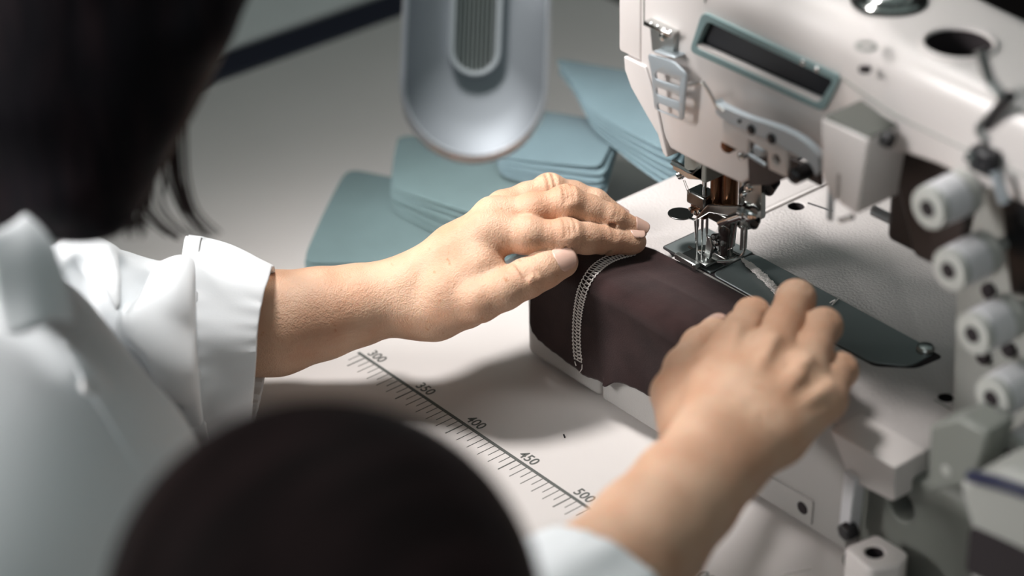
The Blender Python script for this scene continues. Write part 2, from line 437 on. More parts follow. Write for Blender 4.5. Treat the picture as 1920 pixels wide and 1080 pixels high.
# bed: rounded left corners, seam at x=0.0415
def bed_outline(x0, x1, y0, y1, rl, rr=0.0):
    pts = []
    def arc(cx, cy, r, a0, a1, n=8):
        for k in range(n + 1):
            t = math.radians(a0 + (a1 - a0) * k / n); pts.append((cx + r * math.cos(t), cy + r * math.sin(t)))
    if rl: arc(x0 + rl, y0 + rl, rl, 180, 270)
    else: pts.append((x0, y0))
    pts.append((x1, y0)); pts.append((x1, y1))
    if rl: arc(x0 + rl, y1 - rl, rl, 90, 180)
    else: pts.append((x0, y1))
    return pts
bm = bmesh.new(); prism(bm, bed_outline(XB0, 0.0412, YB0, YB1, 0.012), 'z', 0.0045, ZB)
bed1 = mp('bed_end_cover', bm, 'bed', bevel=0.0045, seg=4)
bm = bmesh.new(); prism(bm, [(0.0418, YB0), (XB1, YB0), (XB1, 0.112), (0.288, 0.125), (0.288, YB1), (0.0418, YB1)], 'z', 0.0045, ZB)
bed2 = mp('bed', bm, 'bed', bevel=0.0032, seg=3)
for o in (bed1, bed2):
    o.data.materials.append(MT['bed_shade'])
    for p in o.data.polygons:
        if abs(p.normal.z) < 0.5: p.material_index = 1  # upright faces take the darker, shaded copy of the bed enamel
# feet under the bed
for fx in (-0.015, 0.12, 0.26):
    for fy in (0.11, 0.28):
        bm = bmesh.new(); cyl(bm, (fx, fy, 0.0003), (fx, fy, 0.0048), 0.010); mp('rubber_foot', bm, 'black')
# carve holes and the front notch
cutb = []
for (px, py, r) in ((1493, 386, 0.0055), (1774, 745, 0.0050)):
    p = U(px, py, 'z', ZB); bm = bmesh.new(); cyl(bm, (p[0], p[1], ZB - 0.012), (p[0], p[1], ZB + 0.01), r); cutb.append(bm)
for (px, py, r) in ((1493, 386, 0.0055), (1774, 745, 0.0050)):  # dark linings added so the carved holes look shaded
    p = U(px, py, 'z', ZB)
    bm = bmesh.new(); lathe(bm, (p[0], p[1], ZB - 0.0118), (0, 0, 1), [(0, 0), (0, r - 0.0001), (0.0112, r - 0.0001)], n=24, cap=False); mp('screw_hole', bm, 'hole')
# recess under the shelf at the right end of the bed front
bm = bmesh.new(); prism(bm, [(0.2575, -0.01), (0.31, -0.01), (0.31, 0.0665), (0.266, 0.0635), (0.2575, 0.0665)], 'y', 0.06, 0.105); cutb.append(bm)
bm = bmesh.new(); prism(bm, [(0.2915, 0.03), (0.31, 0.03), (0.31, 0.0945), (0.2965, 0.0945)], 'y', 0.060, 0.092)
bm.free()
cut(bed2, cutb)
# shelf (guide platform) jutting from the bed's front edge
bm = bmesh.new(); prism(bm, [(0.2462, ZB + 0.0006), (0.2964, ZB + 0.0006), (0.2974, 0.067), (0.2955, 0.0655), (0.2632, 0.0625)], 'y', 0.0735, 0.10)
mp('front_shelf', bm, 'enamel', bevel=0.0018, seg=3)
# front maintenance panel with a hole
pts = [FP(1438, 888, YB0), FP(1527, 940, YB0), FP(1523, 985, YB0), FP(1438, 932, YB0)]
bm = bmesh.new(); prism(bm, round_poly([(p[0], p[1]) for p in pts], 0.002), 'y', YB0 - 0.0012, YB0 + 0.001)
pn = mp('front_panel', bm, 'bed_shade', bevel=0.0004)
hx, hz = FP(1507, 951, YB0)
bm = bmesh.new(); lathe(bm, (hx, YB0 - 0.0018, hz), (0, 1, 0), [(0, 0.0034), (0.0006, 0.0042), (0.0015, 0.0042)]); o = mp('panel_screw', bm, 'hole')
# white strip and bolt at recess
a = FP(1592, 892, 0.07); b = FP(1582, 985, 0.07)
bm = bmesh.new(); prism(bm, [(a[0] - 0.004, a[1] + 0.001), (a[0] + 0.0045, a[1] - 0.001), (b[0] + 0.004, b[1] - 0.006), (b[0] - 0.004, b[1] - 0.004)], 'y', 0.070, 0.0798)
mp('recess_strip', bm, 'knob', bevel=0.0008)
c = U(1580, 1001, 'y', 0.066)
bm = bmesh.new(); lathe(bm, c, (0.1, 1, 0.1), [(0, 0.0052), (0.002, 0.0062), (0.008, 0.0062)], n=6); o = mp('hex_bolt', bm, 'black', bevel=0.0006)
c = U(1592, 1058, 'y', 0.064)
bm = bmesh.new(); lathe(bm, c, (0.1, 1, 0.0), [(0, 0.006), (0.002, 0.007), (0.012, 0.007)], n=18); o = mp('hex_bolt', bm, 'black', bevel=0.0006)
# lower casting to the right: plate behind the recess with a bore
bm = bmesh.new(); prism(bm, [(0.258, 0.004), (0.46, 0.004), (0.46, 0.082), (0.258, 0.074)], 'y', 0.088, 0.20)
low = mp('lower_casting', bm, 'gray', bevel=0.002)
c = U(1690, 950, 'y', 0.088)
bm = bmesh.new(); cyl(bm, (c[0], 0.06, c[2]), (c[0], 0.11, c[2]), 0.0095, n=28); cut(low, [bm])
bm = bmesh.new(); lathe(bm, (c[0], 0.109, c[2]), (0, -1, 0), [(0, 0.0093), (0.004, 0.0093)]); mp('bore_plug', bm, 'hole')
# grey block with a screw hole, bottom right
c = U(1640, 1035, 'z', 0.036)
bm = bmesh.new(); prism(bm, round_poly([(c[0] - 0.015, c[1] - 0.010), (c[0] + 0.010, c[1] - 0.014), (c[0] + 0.019, c[1] + 0.002), (c[0] + 0.013, c[1] + 0.014), (c[0] - 0.011, c[1] + 0.014)], 0.004), 'z', 0.0008, 0.036)
blk = mp('clamp_block', bm, 'enamel', bevel=0.0012)
bm = bmesh.new(); cyl(bm, (c[0], c[1], 0.024), (c[0], c[1], 0.05), 0.0056); cut(blk, [bm])
bm = bmesh.new(); lathe(bm, (c[0], c[1], 0.0242), (0, 0, 1), [(0, 0), (0, 0.0055), (0.0112, 0.0055)], cap=False); mp('clamp_screw', bm, 'hole')  # dark lining of the block's hole, shade put into its colour
# grey upright bracket (tension release box) and sloping guard, out of focus at the right
q = [U(1742, 800, 'y', 0.055), U(1738, 925, 'y', 0.055), U(1826, 905, 'y', 0.055), U(1852, 812, 'y', 0.055), U(1795, 783, 'y', 0.055)]
bm = bmesh.new(); prism(bm, [(float(p[0]), float(p[2])) for p in q], 'y', 0.055, 0.078)
brk = mp('side_bracket', bm, 'gray', bevel=0.002)
c = U(1773, 884, 'y', 0.0545)
bm = bmesh.new(); lathe(bm, c, (0, 1, 0), [(0, 0.003), (0.001, 0.004), (0.002, 0.004)], n=16); mp('bracket_screw', bm, 'midgray')
q = [U(1795, 905, 'y', 0.03), U(1880, 880, 'y', 0.03), U(2000, 930, 'y', 0.03), U(2000, 1150, 'y', 0.03), U(1815, 1150, 'y', 0.03), U(1818, 985, 'y', 0.03)]
bm = bmesh.new(); prism(bm, [(float(p[0]), max(0.002, float(p[2]))) for p in q], 'y', 0.03, 0.075)
grd = mp('lower_guard', bm, 'midgray', bevel=0.004, seg=3)
q = [U(1822, 985, 'y', 0.03), U(1900, 1020, 'y', 0.03), U(2000, 1068, 'y', 0.03), U(2000, 1150, 'y', 0.03), U(1815, 1070, 'y', 0.03)]
bm = bmesh.new(); prism(bm, round_poly([(float(p[0]), max(0.003, float(p[2]))) for p in q], 0.004), 'y', 0.0285, 0.031)
mp('guard_opening', bm, 'hole')
bm = bmesh.new(); tube(bm, spline([U(1820, 893, 'y', 0.028), U(1870, 905, 'y', 0.026), U(1930, 925, 'y', 0.026)], 12), 0.0035); mp('blue_hose', bm, mat('blue_hose', (0.012, 0.016, 0.05, 1), 0.4))

# bed fittings ------------------------------------------------------
bm = bmesh.new()
prism(bm, round_poly([(0.030, 0.1425), (0.2175, 0.1415), (0.2355, 0.1585), (0.238, 0.1795), (0.030, 0.1815)], 0.004), 'z', ZB - 0.001, ZB + 0.0003); mp('plate_slot', bm, 'hole', smooth=False)
bm = bmesh.new(); prism(bm, round_poly([(0.0765, 0.1430), (0.214, 0.1422), (0.2325, 0.1565), (0.2325, 0.1800), (0.0765, 0.1808)], 0.006), 'z', ZB, ZB + 0.0013)
mp('slide_plate', bm, 'plate', bevel=0.0005)
bm = bmesh.new(); prism(bm, [(0.032, 0.1435), (0.0755, 0.1432), (0.0755, 0.1808), (0.032, 0.1810)], 'z', ZB, ZB + 0.0015)
mp('needle_plate', bm, 'plate', bevel=0.0004)
c = U(1735, 656, 'z', ZB + 0.0013)
bm = bmesh.new(); lathe(bm, (c[0], c[1], ZB + 0.0005), (0, 0, 1), [(0, 0.0056), (0.0022, 0.0056), (0.0036, 0.0046), (0.0041, 0.003), (0.0042, 0.0)]); mp('plate_screw', bm, 'steel', bevel=0.0002)
# thin raised seam of the bed behind the needle
bm = bmesh.new(); box(bm, (0.0402, 0.195, ZB - 0.001), (0.0424, 0.315, ZB + 0.0008)); mp('bed_seam', bm, 'enamel', bevel=0.0003)
bm = bmesh.new(); a = U(1600, 392, 'z', ZB); b = U(1790, 462, 'z', ZB)
a = U(1690, 405, 'z', ZB); box(bm, (0.115, a[1] - 0.012, ZB - 0.001), (0.20, a[1] - 0.008, ZB + 0.0012)); mp('rear_edge_rail', bm, 'satin', bevel=0.0004)
bm = bmesh.new(); a = U(1515, 381, 'z', ZB); b = U(1560, 396, 'z', ZB)
tube(bm, [(a[0], a[1], ZB), (b[0], b[1], ZB)], 0.0007, n=6); mp('index_mark', bm, 'black')
bm = bmesh.new(); a = U(1752, 750, 'z', ZB); b = U(1783, 768, 'z', ZB)
tube(bm, [(a[0], a[1], ZB), (b[0], b[1], ZB)], 0.0006, n=6); mp('index_mark', bm, 'gray')

# head and arm: YZ sections lofted along X ---------------------------
xs = [(0.0352, 0.2287), (0.038, 0.204), (0.046, 0.194), (0.0560, 0.1868), (0.0617, 0.1805), (0.08, 0.1800), (0.10, 0.1803), (0.1225, 0.1813),
      (0.1285, 0.186), (0.1330, 0.202), (0.145, 0.214), (0.17, 0.224), (0.20, 0.232), (0.215, 0.2370), (0.225, 0.246), (0.24, 0.255), (0.26, 0.260), (0.28, 0.262), (0.30, 0.262), (0.34, 0.262), (0.46, 0.262)]
def section(x, zb, zt=0.3155, yf=0.12, yb=0.205, rf=0.026, rb=0.012, rbt=0.003):
    P = []
    def arc(cy, cz, r, a0, a1, n):
        for k in range(n + 1):
            t = math.radians(a0 + (a1 - a0) * k / n); P.append((x, cy + r * math.cos(t), cz + r * math.sin(t)))
    arc(yf + rbt, zb + rbt, rbt, 270, 180, 3)
    arc(yf + rf, zt - rf, rf, 180, 90, 8)
    arc(yb - rb, zt - rb, rb, 90, 0, 5)
    arc(yb - rbt, zb + rbt, rbt, 0, -90, 3)
    return P
def loft(bm, secs):
    R_ = [[bm.verts.new(p) for p in s_] for s_ in secs]; n = len(R_[0])
    for A, B in zip(R_, R_[1:]):
        for k in range(n): bm.faces.new([A[k], A[(k + 1) % n], B[(k + 1) % n], B[k]])
    bm.faces.new(R_[0][::-1]); bm.faces.new(R_[-1]); return bm
YFX = lambda x: 0.12 - 0.012 * min(1, max(0, (x - 0.2) / 0.05))
bm = bmesh.new(); loft(bm, [section(x, zb, yf=YFX(x), rf=0.026 - 0.010 * min(1, max(0, (x - 0.19) / 0.05)), rb=0.012 + 0.03 * max(0, (x - 0.2)) / 0.2) for x, zb in xs])
head = mp('machine_head', bm, 'enamel', angle=40)
# carve window, top bore, slot
w4 = [FP(1322, 22), FP(1580, 140), FP(1547, 205), FP(1298, 95)]
w4 = [(0.0795, 0.2545), (0.1875, 0.2555), (0.1990, 0.2810), (0.0895, 0.2825)]
cuts = []
bm = bmesh.new(); prism(bm, round_poly(w4, 0.004), 'y', 0.10, 0.131); cuts.append(bm)
ch = U(1797, 84, 'z', 0.3155); bm = bmesh.new(); cyl(bm, (ch[0], ch[1], 0.28), (ch[0], ch[1], 0.33), 0.0185, n=36); cuts.append(bm)
cdm = U(1667, 2, 'z', 0.3155); bm = bmesh.new(); cyl(bm, (cdm[0], cdm[1], 0.31), (cdm[0], cdm[1], 0.33), 0.0195, n=36); cuts.append(bm)
sl = U(1632, 87, 'z', 0.3155); bm = bmesh.new(); cyl(bm, (sl[0] - 0.002, sl[1] - 0.001, 0.30), (sl[0] - 0.002, sl[1] - 0.001, 0.33), 0.0035, n=16); cuts.append(bm)
cut(head, cuts)
# end cover
bm = bmesh.new(); loft(bm, [section(0.0143, 0.2300, rf=0.022), section(0.0345, 0.2300, rf=0.026)])
mp('end_cover', bm, 'enamel', bevel=0.0015)
bm = bmesh.new()
prof = [(0.0200, 0.2298), (0.0345, 0.2298), (0.0515, 0.198), (0.0560, 0.187), (0.0625, 0.176), (0.0600, 0.1745), (0.0545, 0.1800), (0.0480, 0.189), (0.0300, 0.2050), (0.0225, 0.2150)]
prof = [(0.0205, 0.2298), (0.0400, 0.2298), (0.0505, 0.2075), (0.0560, 0.1900), (0.0612, 0.1760), (0.0590, 0.1750), (0.0560, 0.1770), (0.0515, 0.1880), (0.0400, 0.1985), (0.0270, 0.2110), (0.0215, 0.2205)]
prism(bm, prof, 'y', 0.1185, 0.2035); mp('face_cover', bm, 'enamel', bevel=0.0008)
# vertical seam lines on the head front
for x_, z0_, z1_ in ((0.0372, 0.256, 0.300), (0.0895, 0.2885, 0.300)):
    bm = bmesh.new(); box(bm, (x_ - 0.0003, 0.1196, z0_), (x_ + 0.0003, 0.1215, z1_)); mp('panel_seam', bm, 'gray')
# groove along the arm
bm = bmesh.new(); tube(bm, [(0.200, 0.1206, 0.2795), (0.225, 0.1146, 0.2795), (0.25, 0.1086, 0.2795), (0.30, 0.1084, 0.279), (0.44, 0.1086, 0.278)], 0.0011); mp('arm_groove', bm, 'midgray')
# sight window: frame, dark glass, light sill
cx_ = sum(p[0] for p in w4) / 4; cz_ = sum(p[1] for p in w4) / 4
def shrink(pts, d): return [(cx_ + (p[0] - cx_) * (1 - d / 0.055), cz_ + (p[1] - cz_) * (1 - d / 0.014)) for p in pts]
outer = round_poly(shrink(w4, -0.0006), 0.005); inner = round_poly(shrink(w4, 0.0040), 0.0035)
bm = bmesh.new()
O0 = [bm.verts.new((p[0], 0.1180, p[1])) for p in outer]; O1 = [bm.verts.new((p[0], 0.1305, p[1])) for p in outer]
I0 = [bm.verts.new((p[0], 0.1180, p[1])) for p in inner]; I1 = [bm.verts.new((p[0], 0.1305, p[1])) for p in inner]
n = len(outer)
for k in range(n):
    j = (k + 1) % n
    bm.faces.new([O0[k], O0[j], I0[j], I0[k]]); bm.faces.new([I0[k], I0[j], I1[j], I1[k]]); bm.faces.new([O1[k], O1[j], O0[j], O0[k]]); bm.faces.new([I1[k], I1[j], O1[j], O1[k]])
wf = mp('sight_window', bm, 'teal', bevel=0.0004)
bm = bmesh.new(); prism(bm, inner, 'y', 0.1225, 0.1242); build('window_glass', bm, 'glass', wf).matrix_parent_inverse = Matrix()
bm = bmesh.new(); il = shrink(w4, 0.0040)
prism(bm, [(il[0][0], il[0][1]), (il[1][0], il[1][1]), (il[1][0] + 0.001, il[1][1] + 0.0022), (il[0][0] + 0.001, il[0][1] + 0.0022)], 'y', 0.1185, 0.1224); build('window_sill', bm, 'enamel', wf)
for px, py in ((1505, 117), (1532, 130)):
    c = U(px, py, 'y', 0.118); bm = bmesh.new(); lathe(bm, c, (0, -1, 0), [(-0.001, 0.0017), (0.0004, 0.0017), (0.001, 0.001), (0.0012, 0)], n=14); build('window_rivet', bm, 'chrome', wf)
# chrome oil sight dome
bm = bmesh.new(); lathe(bm, (cdm[0], cdm[1], 0.3095), (0, 0, 1), [(0, 0.019), (0.0075, 0.019), (0.0085, 0.0175), (0.0065, 0.0150), (0.0065, 0.013), (0.010, 0.012), (0.0125, 0.008), (0.0138, 0.0)], n=36); mp('oil_sight_cap', bm, 'chrome')
bm = bmesh.new(); lathe(bm, (cdm[0], cdm[1], 0.3154), (0, 0, 1), [(0, 0.0215), (0.0012, 0.0215), (0.0014, 0.0192), (0, 0.0192)], n=36, cap=False); mp('cap_ring', bm, 'darksteel')
# bore lining
bm = bmesh.new(); lathe(bm, (ch[0], ch[1], 0.3150), (0, 0, 1), [(-0.006, 0.0183), (0.0016, 0.0183), (0.0024, 0.0192), (0.0016, 0.0210), (-0.006, 0.0216)], n=36, cap=False); mp('bore_rim', bm, 'enamel')
bm = bmesh.new(); lathe(bm, (ch[0], ch[1], 0.2805), (0, 0, 1), [(0, 0.0183), (0.002, 0.0183)], n=36); mp('bore_floor', bm, 'hole')
bm = bmesh.new(); lathe(bm, (ch[0], ch[1], 0.2830), (0, 0, 1), [(0, 0.0184), (0.0325, 0.0184), (0.0325, 0.0181), (0, 0.0181)], n=36, cap=False); mp('bore_lining', bm, 'hole')
bm = bmesh.new(); lathe(bm, (sl[0] - 0.002, sl[1] - 0.001, 0.3005), (0, 0, 1), [(0, 0.0034), (0.002, 0.0034)], n=16); mp('slot_floor', bm, 'hole')
bm = bmesh.new(); lathe(bm, (sl[0] - 0.002, sl[1] - 0.001, 0.3148), (0, 0, 1), [(0, 0.0037), (0.0012, 0.0037), (0.0012, 0.0058), (0, 0.0062)], n=24, cap=False); mp('slot_ring', bm, 'midgray')

# slotted thread take-up cover at the head's left
t0 = 0.112
bm = bmesh.new()
pl = [U(*p, 'y', t0) for p in ((1213, 100), (1262, 114), (1288, 140), (1280, 228), (1226, 205), (1221, 140))]
pl = [(float(p[0]), float(p[2])) for p in pl]
prism(bm, round_poly(pl, 0.0035), 'y', t0, t0 + 0.0014)
tk = mp('slotted_cover', bm, 'satin', bevel=0.0005)
cs = []
for i in range(3):
    y0_ = 128 + i * 29
    a = U(1229 + i * 1.5, y0_ + 2, 'y', t0); b = U(1275 - i * 1.0, y0_ + 18, 'y', t0)
    bm = bmesh.new(); pts = round_poly([(a[0], a[2] - 0.0015), (b[0], b[2] - 0.0015), (b[0], b[2] - 0.0065 + 0.0005), (a[0], a[2] - 0.0065)], 0.0022, 5)
    prism(bm, pts, 'y', t0 - 0.01, t0 + 0.01); cs.append(bm)
cut(tk, cs)
a = U(1226, 98, 'y', t0); b = U(1266, 110, 'y', t0)
bm = bmesh.new(); prism(bm, [(a[0], a[2]), (b[0], b[2]), (b[0], b[2] + 0.001), (a[0], a[2] + 0.001)], 'y', t0, 0.1205); mp('cover_flange', bm, 'satin', bevel=0.0003)
a = U(1217, 42, 'y', 0.117); b = U(1266, 62, 'y', 0.117); c = U(1262, 100, 'y', 0.117); d = U(1222, 96, 'y', 0.117)
bm = bmesh.new(); prism(bm, [(p[0], p[2]) for p in (d, c, b, a)], 'y', 0.117, 0.1203); mp('cover_mount', bm, 'steel', bevel=0.0006)
bm = bmesh.new(); prism(bm, [(a[0] - 0.001, a[2] - 0.001), (b[0], b[2] - 0.002), (b[0], b[2] + 0.001), (a[0] - 0.001, a[2] + 0.002)], 'y', 0.113, 0.1203); mp('mount_clip', bm, 'chrome', bevel=0.0006)
for k in range(4):
    p = U(1221 + 12 * k, 44 + 5 * k, 'y', 0.1125); bm = bmesh.new(); lathe(bm, p, (0, -1, 0.3), [(-0.001, 0.0012), (0.0004, 0.0011), (0.0009, 0.0)], n=12); mp('clip_bead', bm, 'chrome')
p = U(1243, 68, 'y', 0.116); bm = bmesh.new(); lathe(bm, p, (0, -1, 0), [(-0.001, 0.0026), (0.001, 0.0026), (0.0016, 0.0016), (0.0017, 0)], n=16); mp('mount_screw', bm, 'chrome')

# thread guide lever across the front
yL = 0.106
path = [U(*p, 'y', yL) for p in ((1290, 160), (1306, 157), (1318, 154), (1330, 172), (1342, 196), (1358, 208))]
bm = bmesh.new(); tube(bm, path, 0.0009, n=8); mp('guide_wire', bm, 'steel')
path = [U(*p, 'y', yL) + np.array([0, 0.001, 0.0015]) for p in ((1290, 166), (1316, 160), (1338, 200), (1350, 212))]
bm = bmesh.new(); tube(bm, path, 0.0006, n=8); mp('guide_wire', bm, 'steel')
top = [U(*p, 'y', yL) for p in ((1342, 190), (1352, 200), (1400, 222), (1460, 242), (1500, 262), (1530, 290), (1536, 318))]
bot = [U(*p, 'y', yL) for p in ((1342, 212), (1356, 224), (1404, 247), (1452, 267), (1490, 290), (1518, 308), (1530, 330))]
T_ = spline(top, 30); B_ = spline(bot, 30)
bm = bmesh.new()
rows = []
for t, b in zip(T_, B_):
    rows.append([bm.verts.new((t[0], yL + 0.005, t[2] + 0.0006)), bm.verts.new((t[0], yL, t[2] + 0.0006)), bm.verts.new((t[0], yL, t[2])), bm.verts.new((b[0], yL, b[2])), bm.verts.new((b[0], yL + 0.0016, b[2])), bm.verts.new((t[0], yL + 0.005, t[2] - 0.0008))])
for A, B in zip(rows, rows[1:]):
    for k in range(6): bm.faces.new([A[k], A[(k + 1) % 6], B[(k + 1) % 6], B[k]])
bm.faces.new(rows[0][::-1]); bm.faces.new(rows[-1])
lev = mp('thread_guide_lever', bm, 'satin', bevel=0.0002)
for px, py, r in ((1409, 243, 0.0030), (1447, 260, 0.0032), (1387, 227, 0.0012)):
    c = U(px, py, 'y', yL); bm = bmesh.new(); lathe(bm, c, (0, -1, 0), [(-0.0005, r), (0.0008, r), (0.0012, r * 0.7), (0.0012, 0)], n=18); mp('lever_screw', bm, 'black')
for px0, py0, px1, py1 in ((1362, 238, 1440, 270), (1372, 246, 1450, 280)):
    a = U(px0, py0, 'y', 0.110); b = U(px1, py1, 'y', 0.110); bm = bmesh.new(); tube(bm, [a, b], 0.0011); mp('guide_rod', bm, 'chrome')
pl = [U(*p, 'y', 0.108) for p in ((1352, 226), (1404, 246), (1462, 276), (1474, 284), (1474, 334), (1440, 318), (1436, 285), (1400, 262), (1398, 290), (1352, 268))]
bm = bmesh.new(); prism(bm, [(float(p[0]), float(p[2])) for p in pl], 'y', 0.1085, 0.1115)
br_ = mp('guide_bracket', bm, 'enamel', bevel=0.0006)
c = U(1455, 299, 'y', 0.1085); bm = bmesh.new(); cyl(bm, (c[0], 0.10, c[2]), (c[0], 0.12, c[2]), 0.0034, n=20); cut(br_, [bm])
c = U(1367, 272, 'y', 0.112)
bm = bmesh.new(); lathe(bm, c, (0, -1, 0), [(-0.008, 0.0046), (0.002, 0.0046), (0.0034, 0.0036), (0.0036, 0.0)], n=24); mp('guide_stud', bm, 'bronze')
c = U(1397, 289, 'y', 0.112)
bm = bmesh.new(); lathe(bm, c, (0, -1, 0), [(-0.008, 0.0024), (0.004, 0.0024), (0.005, 0.001)], n=14); mp('guide_stud', bm, 'chrome')
a = U(1404, 290, 'y', 0.112); b = U(1436, 310, 'y', 0.112)
bm = bmesh.new(); tube(bm, [a, b], 0.0012); mp('guide_rod', bm, 'satin')
c = U(1423, 283, 'y', 0.114)
bm = bmesh.new(); lathe(bm, c, (0, -1, 0), [(-0.008, 0.0048), (0.0, 0.0048), (0.002, 0.003), (0.0022, 0)], n=20); mp('guide_stud', bm, 'satin')
c = U(1493, 329, 'y', 0.110)
bm = bmesh.new(); lathe(bm, c, (0, -1, 0), [(-0.02, 0.0048), (0.002, 0.0048), (0.004, 0.003), (0.0042, 0)], n=20); mp('guide_stud', bm, 'black')
# dark plate added for the shade under the arm
bm = bmesh.new(); prism(bm, [FP(1400, 262, 0.1185), FP(1535, 320, 0.1185), FP(1538, 350, 0.1185), FP(1500, 330, 0.1185), FP(1470, 336, 0.1185), FP(1440, 348, 0.1185), FP(1404, 348, 0.1185)], 'y', 0.1185, 0.1215); mp('under_arm_shade', bm, 'cavity', bevel=0.0006)

# box-shaped thread guard right of the window
yG = 0.086
q = [U(*p, 'y', yG) for p in ((1540, 222), (1540, 330), (1560, 372), (1606, 404), (1628, 262))]
q = [(float(p[0]), float(p[2])) for p in q]
bm = bmesh.new(); prism(bm, q, 'y', yG, 0.1195)
gb = mp('thread_guard_box', bm, 'enamel', bevel=0.0014, seg=3)
a = U(1573, 326, 'y', yG); b = U(1573, 412, 'y', yG)
bm = bmesh.new(); box(bm, (a[0] - 0.0011, yG - 0.002, b[2]), (a[0] + 0.0011, yG + 0.006, a[2])); cut(gb, [bm])
a = U(1556, 372, 'y', yG + 0.004); b = U(1562, 418, 'y', yG + 0.004)
bm = bmesh.new(); box(bm, (a[0] - 0.002, yG + 0.004, b[2]), (a[0] + 0.0022, yG + 0.0055, a[2] + 0.006)); mp('guard_blade', bm, 'satin', bevel=0.0003)
for px, py in ((1577, 413), (1590, 409)):
    c = U(px, py, 'y', yG + 0.006); bm = bmesh.new(); lathe(bm, c, (0, -1, 0.2), [(-0.004, 0.0016), (0.0006, 0.0016), (0.0014, 0.0)], n=14); mp('guard_screw', bm, 'chrome')
bm = bmesh.new(); zt = q[0][1]
pt = [U(*p, 'z', zt) for p in ((1560, 214), (1606, 201), (1662, 222), (1682, 240), (1635, 262))]
box(bm, (q[0][0] + 0.001, 0.0872, max(q[0][1], q[4][1]) - 0.004), (q[4][0] - 0.0005, 0.1195, max(q[0][1], q[4][1]) + 0.0012)); mp('guard_top_plate', bm, 'darkgray', bevel=0.0006)
c = (q[4][0] + 0.0008, 0.100, q[4][1] - 0.004)
bm = bmesh.new(); lathe(bm, c, (1, 0, 0), [(-0.002, 0.0045), (0.003, 0.0045), (0.004, 0.003)], n=18); mp('guard_knob', bm, 'black')

# needle unit --------------------------------------------------------
xn, yn = 0.0600, 0.155
bm = bmesh.new(); cyl(bm, (xn + 0.0005, yn - 0.004, 0.138), (xn + 0.0005, yn - 0.004, 0.185), 0.0016, n=12); mp('thin_guide_rod', bm, 'chrome')
bm = bmesh.new(); cyl(bm, (0.0705, 0.152, 0.128), (0.0705, 0.152, 0.19), 0.0042, n=20); mp('needle_bar', bm, 'bronze')
bm = bmesh.new(); cyl(bm, (0.0805, 0.154, 0.126), (0.0805, 0.154, 0.19), 0.0050, n=20); mp('presser_bar', bm, 'bronze')
bm = bmesh.new(); cyl(bm, (0.0925, 0.156, 0.126), (0.0925, 0.156, 0.19), 0.0048, n=20); mp('spreader_bar', bm, 'steel')
# needle clamp block
bm = bmesh.new(); box(bm, (0.0520, 0.143, 0.131), (0.0690, 0.156, 0.1405)); mp('needle_clamp', bm, 'darksteel', bevel=0.0015, seg=3)
bm = bmesh.new(); box(bm, (0.0545, 0.1445, 0.1235), (0.0670, 0.155, 0.1312)); mp('needle_clamp', bm, 'bronze', bevel=0.001)
for dx_, dz_ in ((0.0028, 0.0), (0.0068, -0.001), (0.0105, 0.001)):
    bm = bmesh.new(); lathe(bm, (0.0540 + dx_, 0.1432, 0.1285 + dz_), (0, -1, 0), [(-0.001, 0.0013), (0.0012, 0.0013), (0.0015, 0.0006)], n=12); mp('clamp_screw', bm, 'chrome')
bm = bmesh.new(); box(bm, (0.0692, 0.145, 0.126), (0.0900, 0.158, 0.134)); mp('bar_collar', bm, 'darksteel', bevel=0.0012)
bm = bmesh.new(); lathe(bm, (0.0765, 0.1448, 0.1345), (0, -1, 0), [(-0.001, 0.0018), (0.001, 0.0018), (0.0015, 0.0008)], n=12); mp('clamp_screw', bm, 'chrome')
# three needles
for i in range(3):
    x_ = 0.0566 + 0.0042 * i
    bm = bmesh.new(); lathe(bm, (x_, 0.1495, 0.1245 - 0.0005 * i), (0, 0, -1), [(0, 0.0009), (0.011, 0.0009), (0.013, 0.0005), (0.031, 0.0004), (0.034, 0.0001)], n=10); mp('needle', bm, 'steel')
# cross plate and presser foot holder
bm = bmesh.new(); prism(bm, [tuple(U(*p, 'y', 0.142)[[0, 2]]) for p in ((1318, 392), (1326, 384), (1396, 388), (1398, 402), (1364, 405), (1330, 399), (1308, 412), (1304, 408))], 'y', 0.142, 0.1455); mp('spreader_arm', bm, 'chrome', bevel=0.0006)
bm = bmesh.new(); cyl(bm, (0.0800, 0.152, 0.101), (0.0800, 0.152, 0.1265), 0.0046, n=20); mp('presser_bar', bm, 'darksteel')
bm = bmesh.new(); lathe(bm, (0.0800, 0.152, 0.117), (0, 0, 1), [(0, 0.005), (0.0035, 0.0056), (0.007, 0.005)], n=20); mp('bar_collar', bm, 'darksteel')
bm = bmesh.new(); cyl(bm, U(1348, 419, 'y', 0.136), U(1372, 409, 'y', 0.136), 0.0018, n=12); cyl(bm, U(1370, 410, 'y', 0.136), U(1394, 402, 'y', 0.137), 0.0032, n=16); mp('lever_pin', bm, 'chrome', bevel=0.0004)
c = U(1402, 397, 'y', 0.138)
bm = bmesh.new(); lathe(bm, c + [0.004, 0, 0], (-1, -0.35, 0.1), [(-0.004, 0.0035), (0, 0.0062), (0.0016, 0.0062), (0.002, 0.005), (0.0035, 0.005), (0.0042, 0.0066), (0.006, 0.0066), (0.0066, 0.004), (0.009, 0.0038), (0.0095, 0.0)], n=28); mp('thumb_screw', bm, 'chrome')
c = U(1414, 419, 'y', 0.136)
bm = bmesh.new(); lathe(bm, c, (0.6, -1, 0), [(-0.004, 0.0032), (0.002, 0.0032), (0.0022, 0.002), (0.001, 0.0018), (0.001, 0)], n=16); mp('hex_screw', bm, 'black')
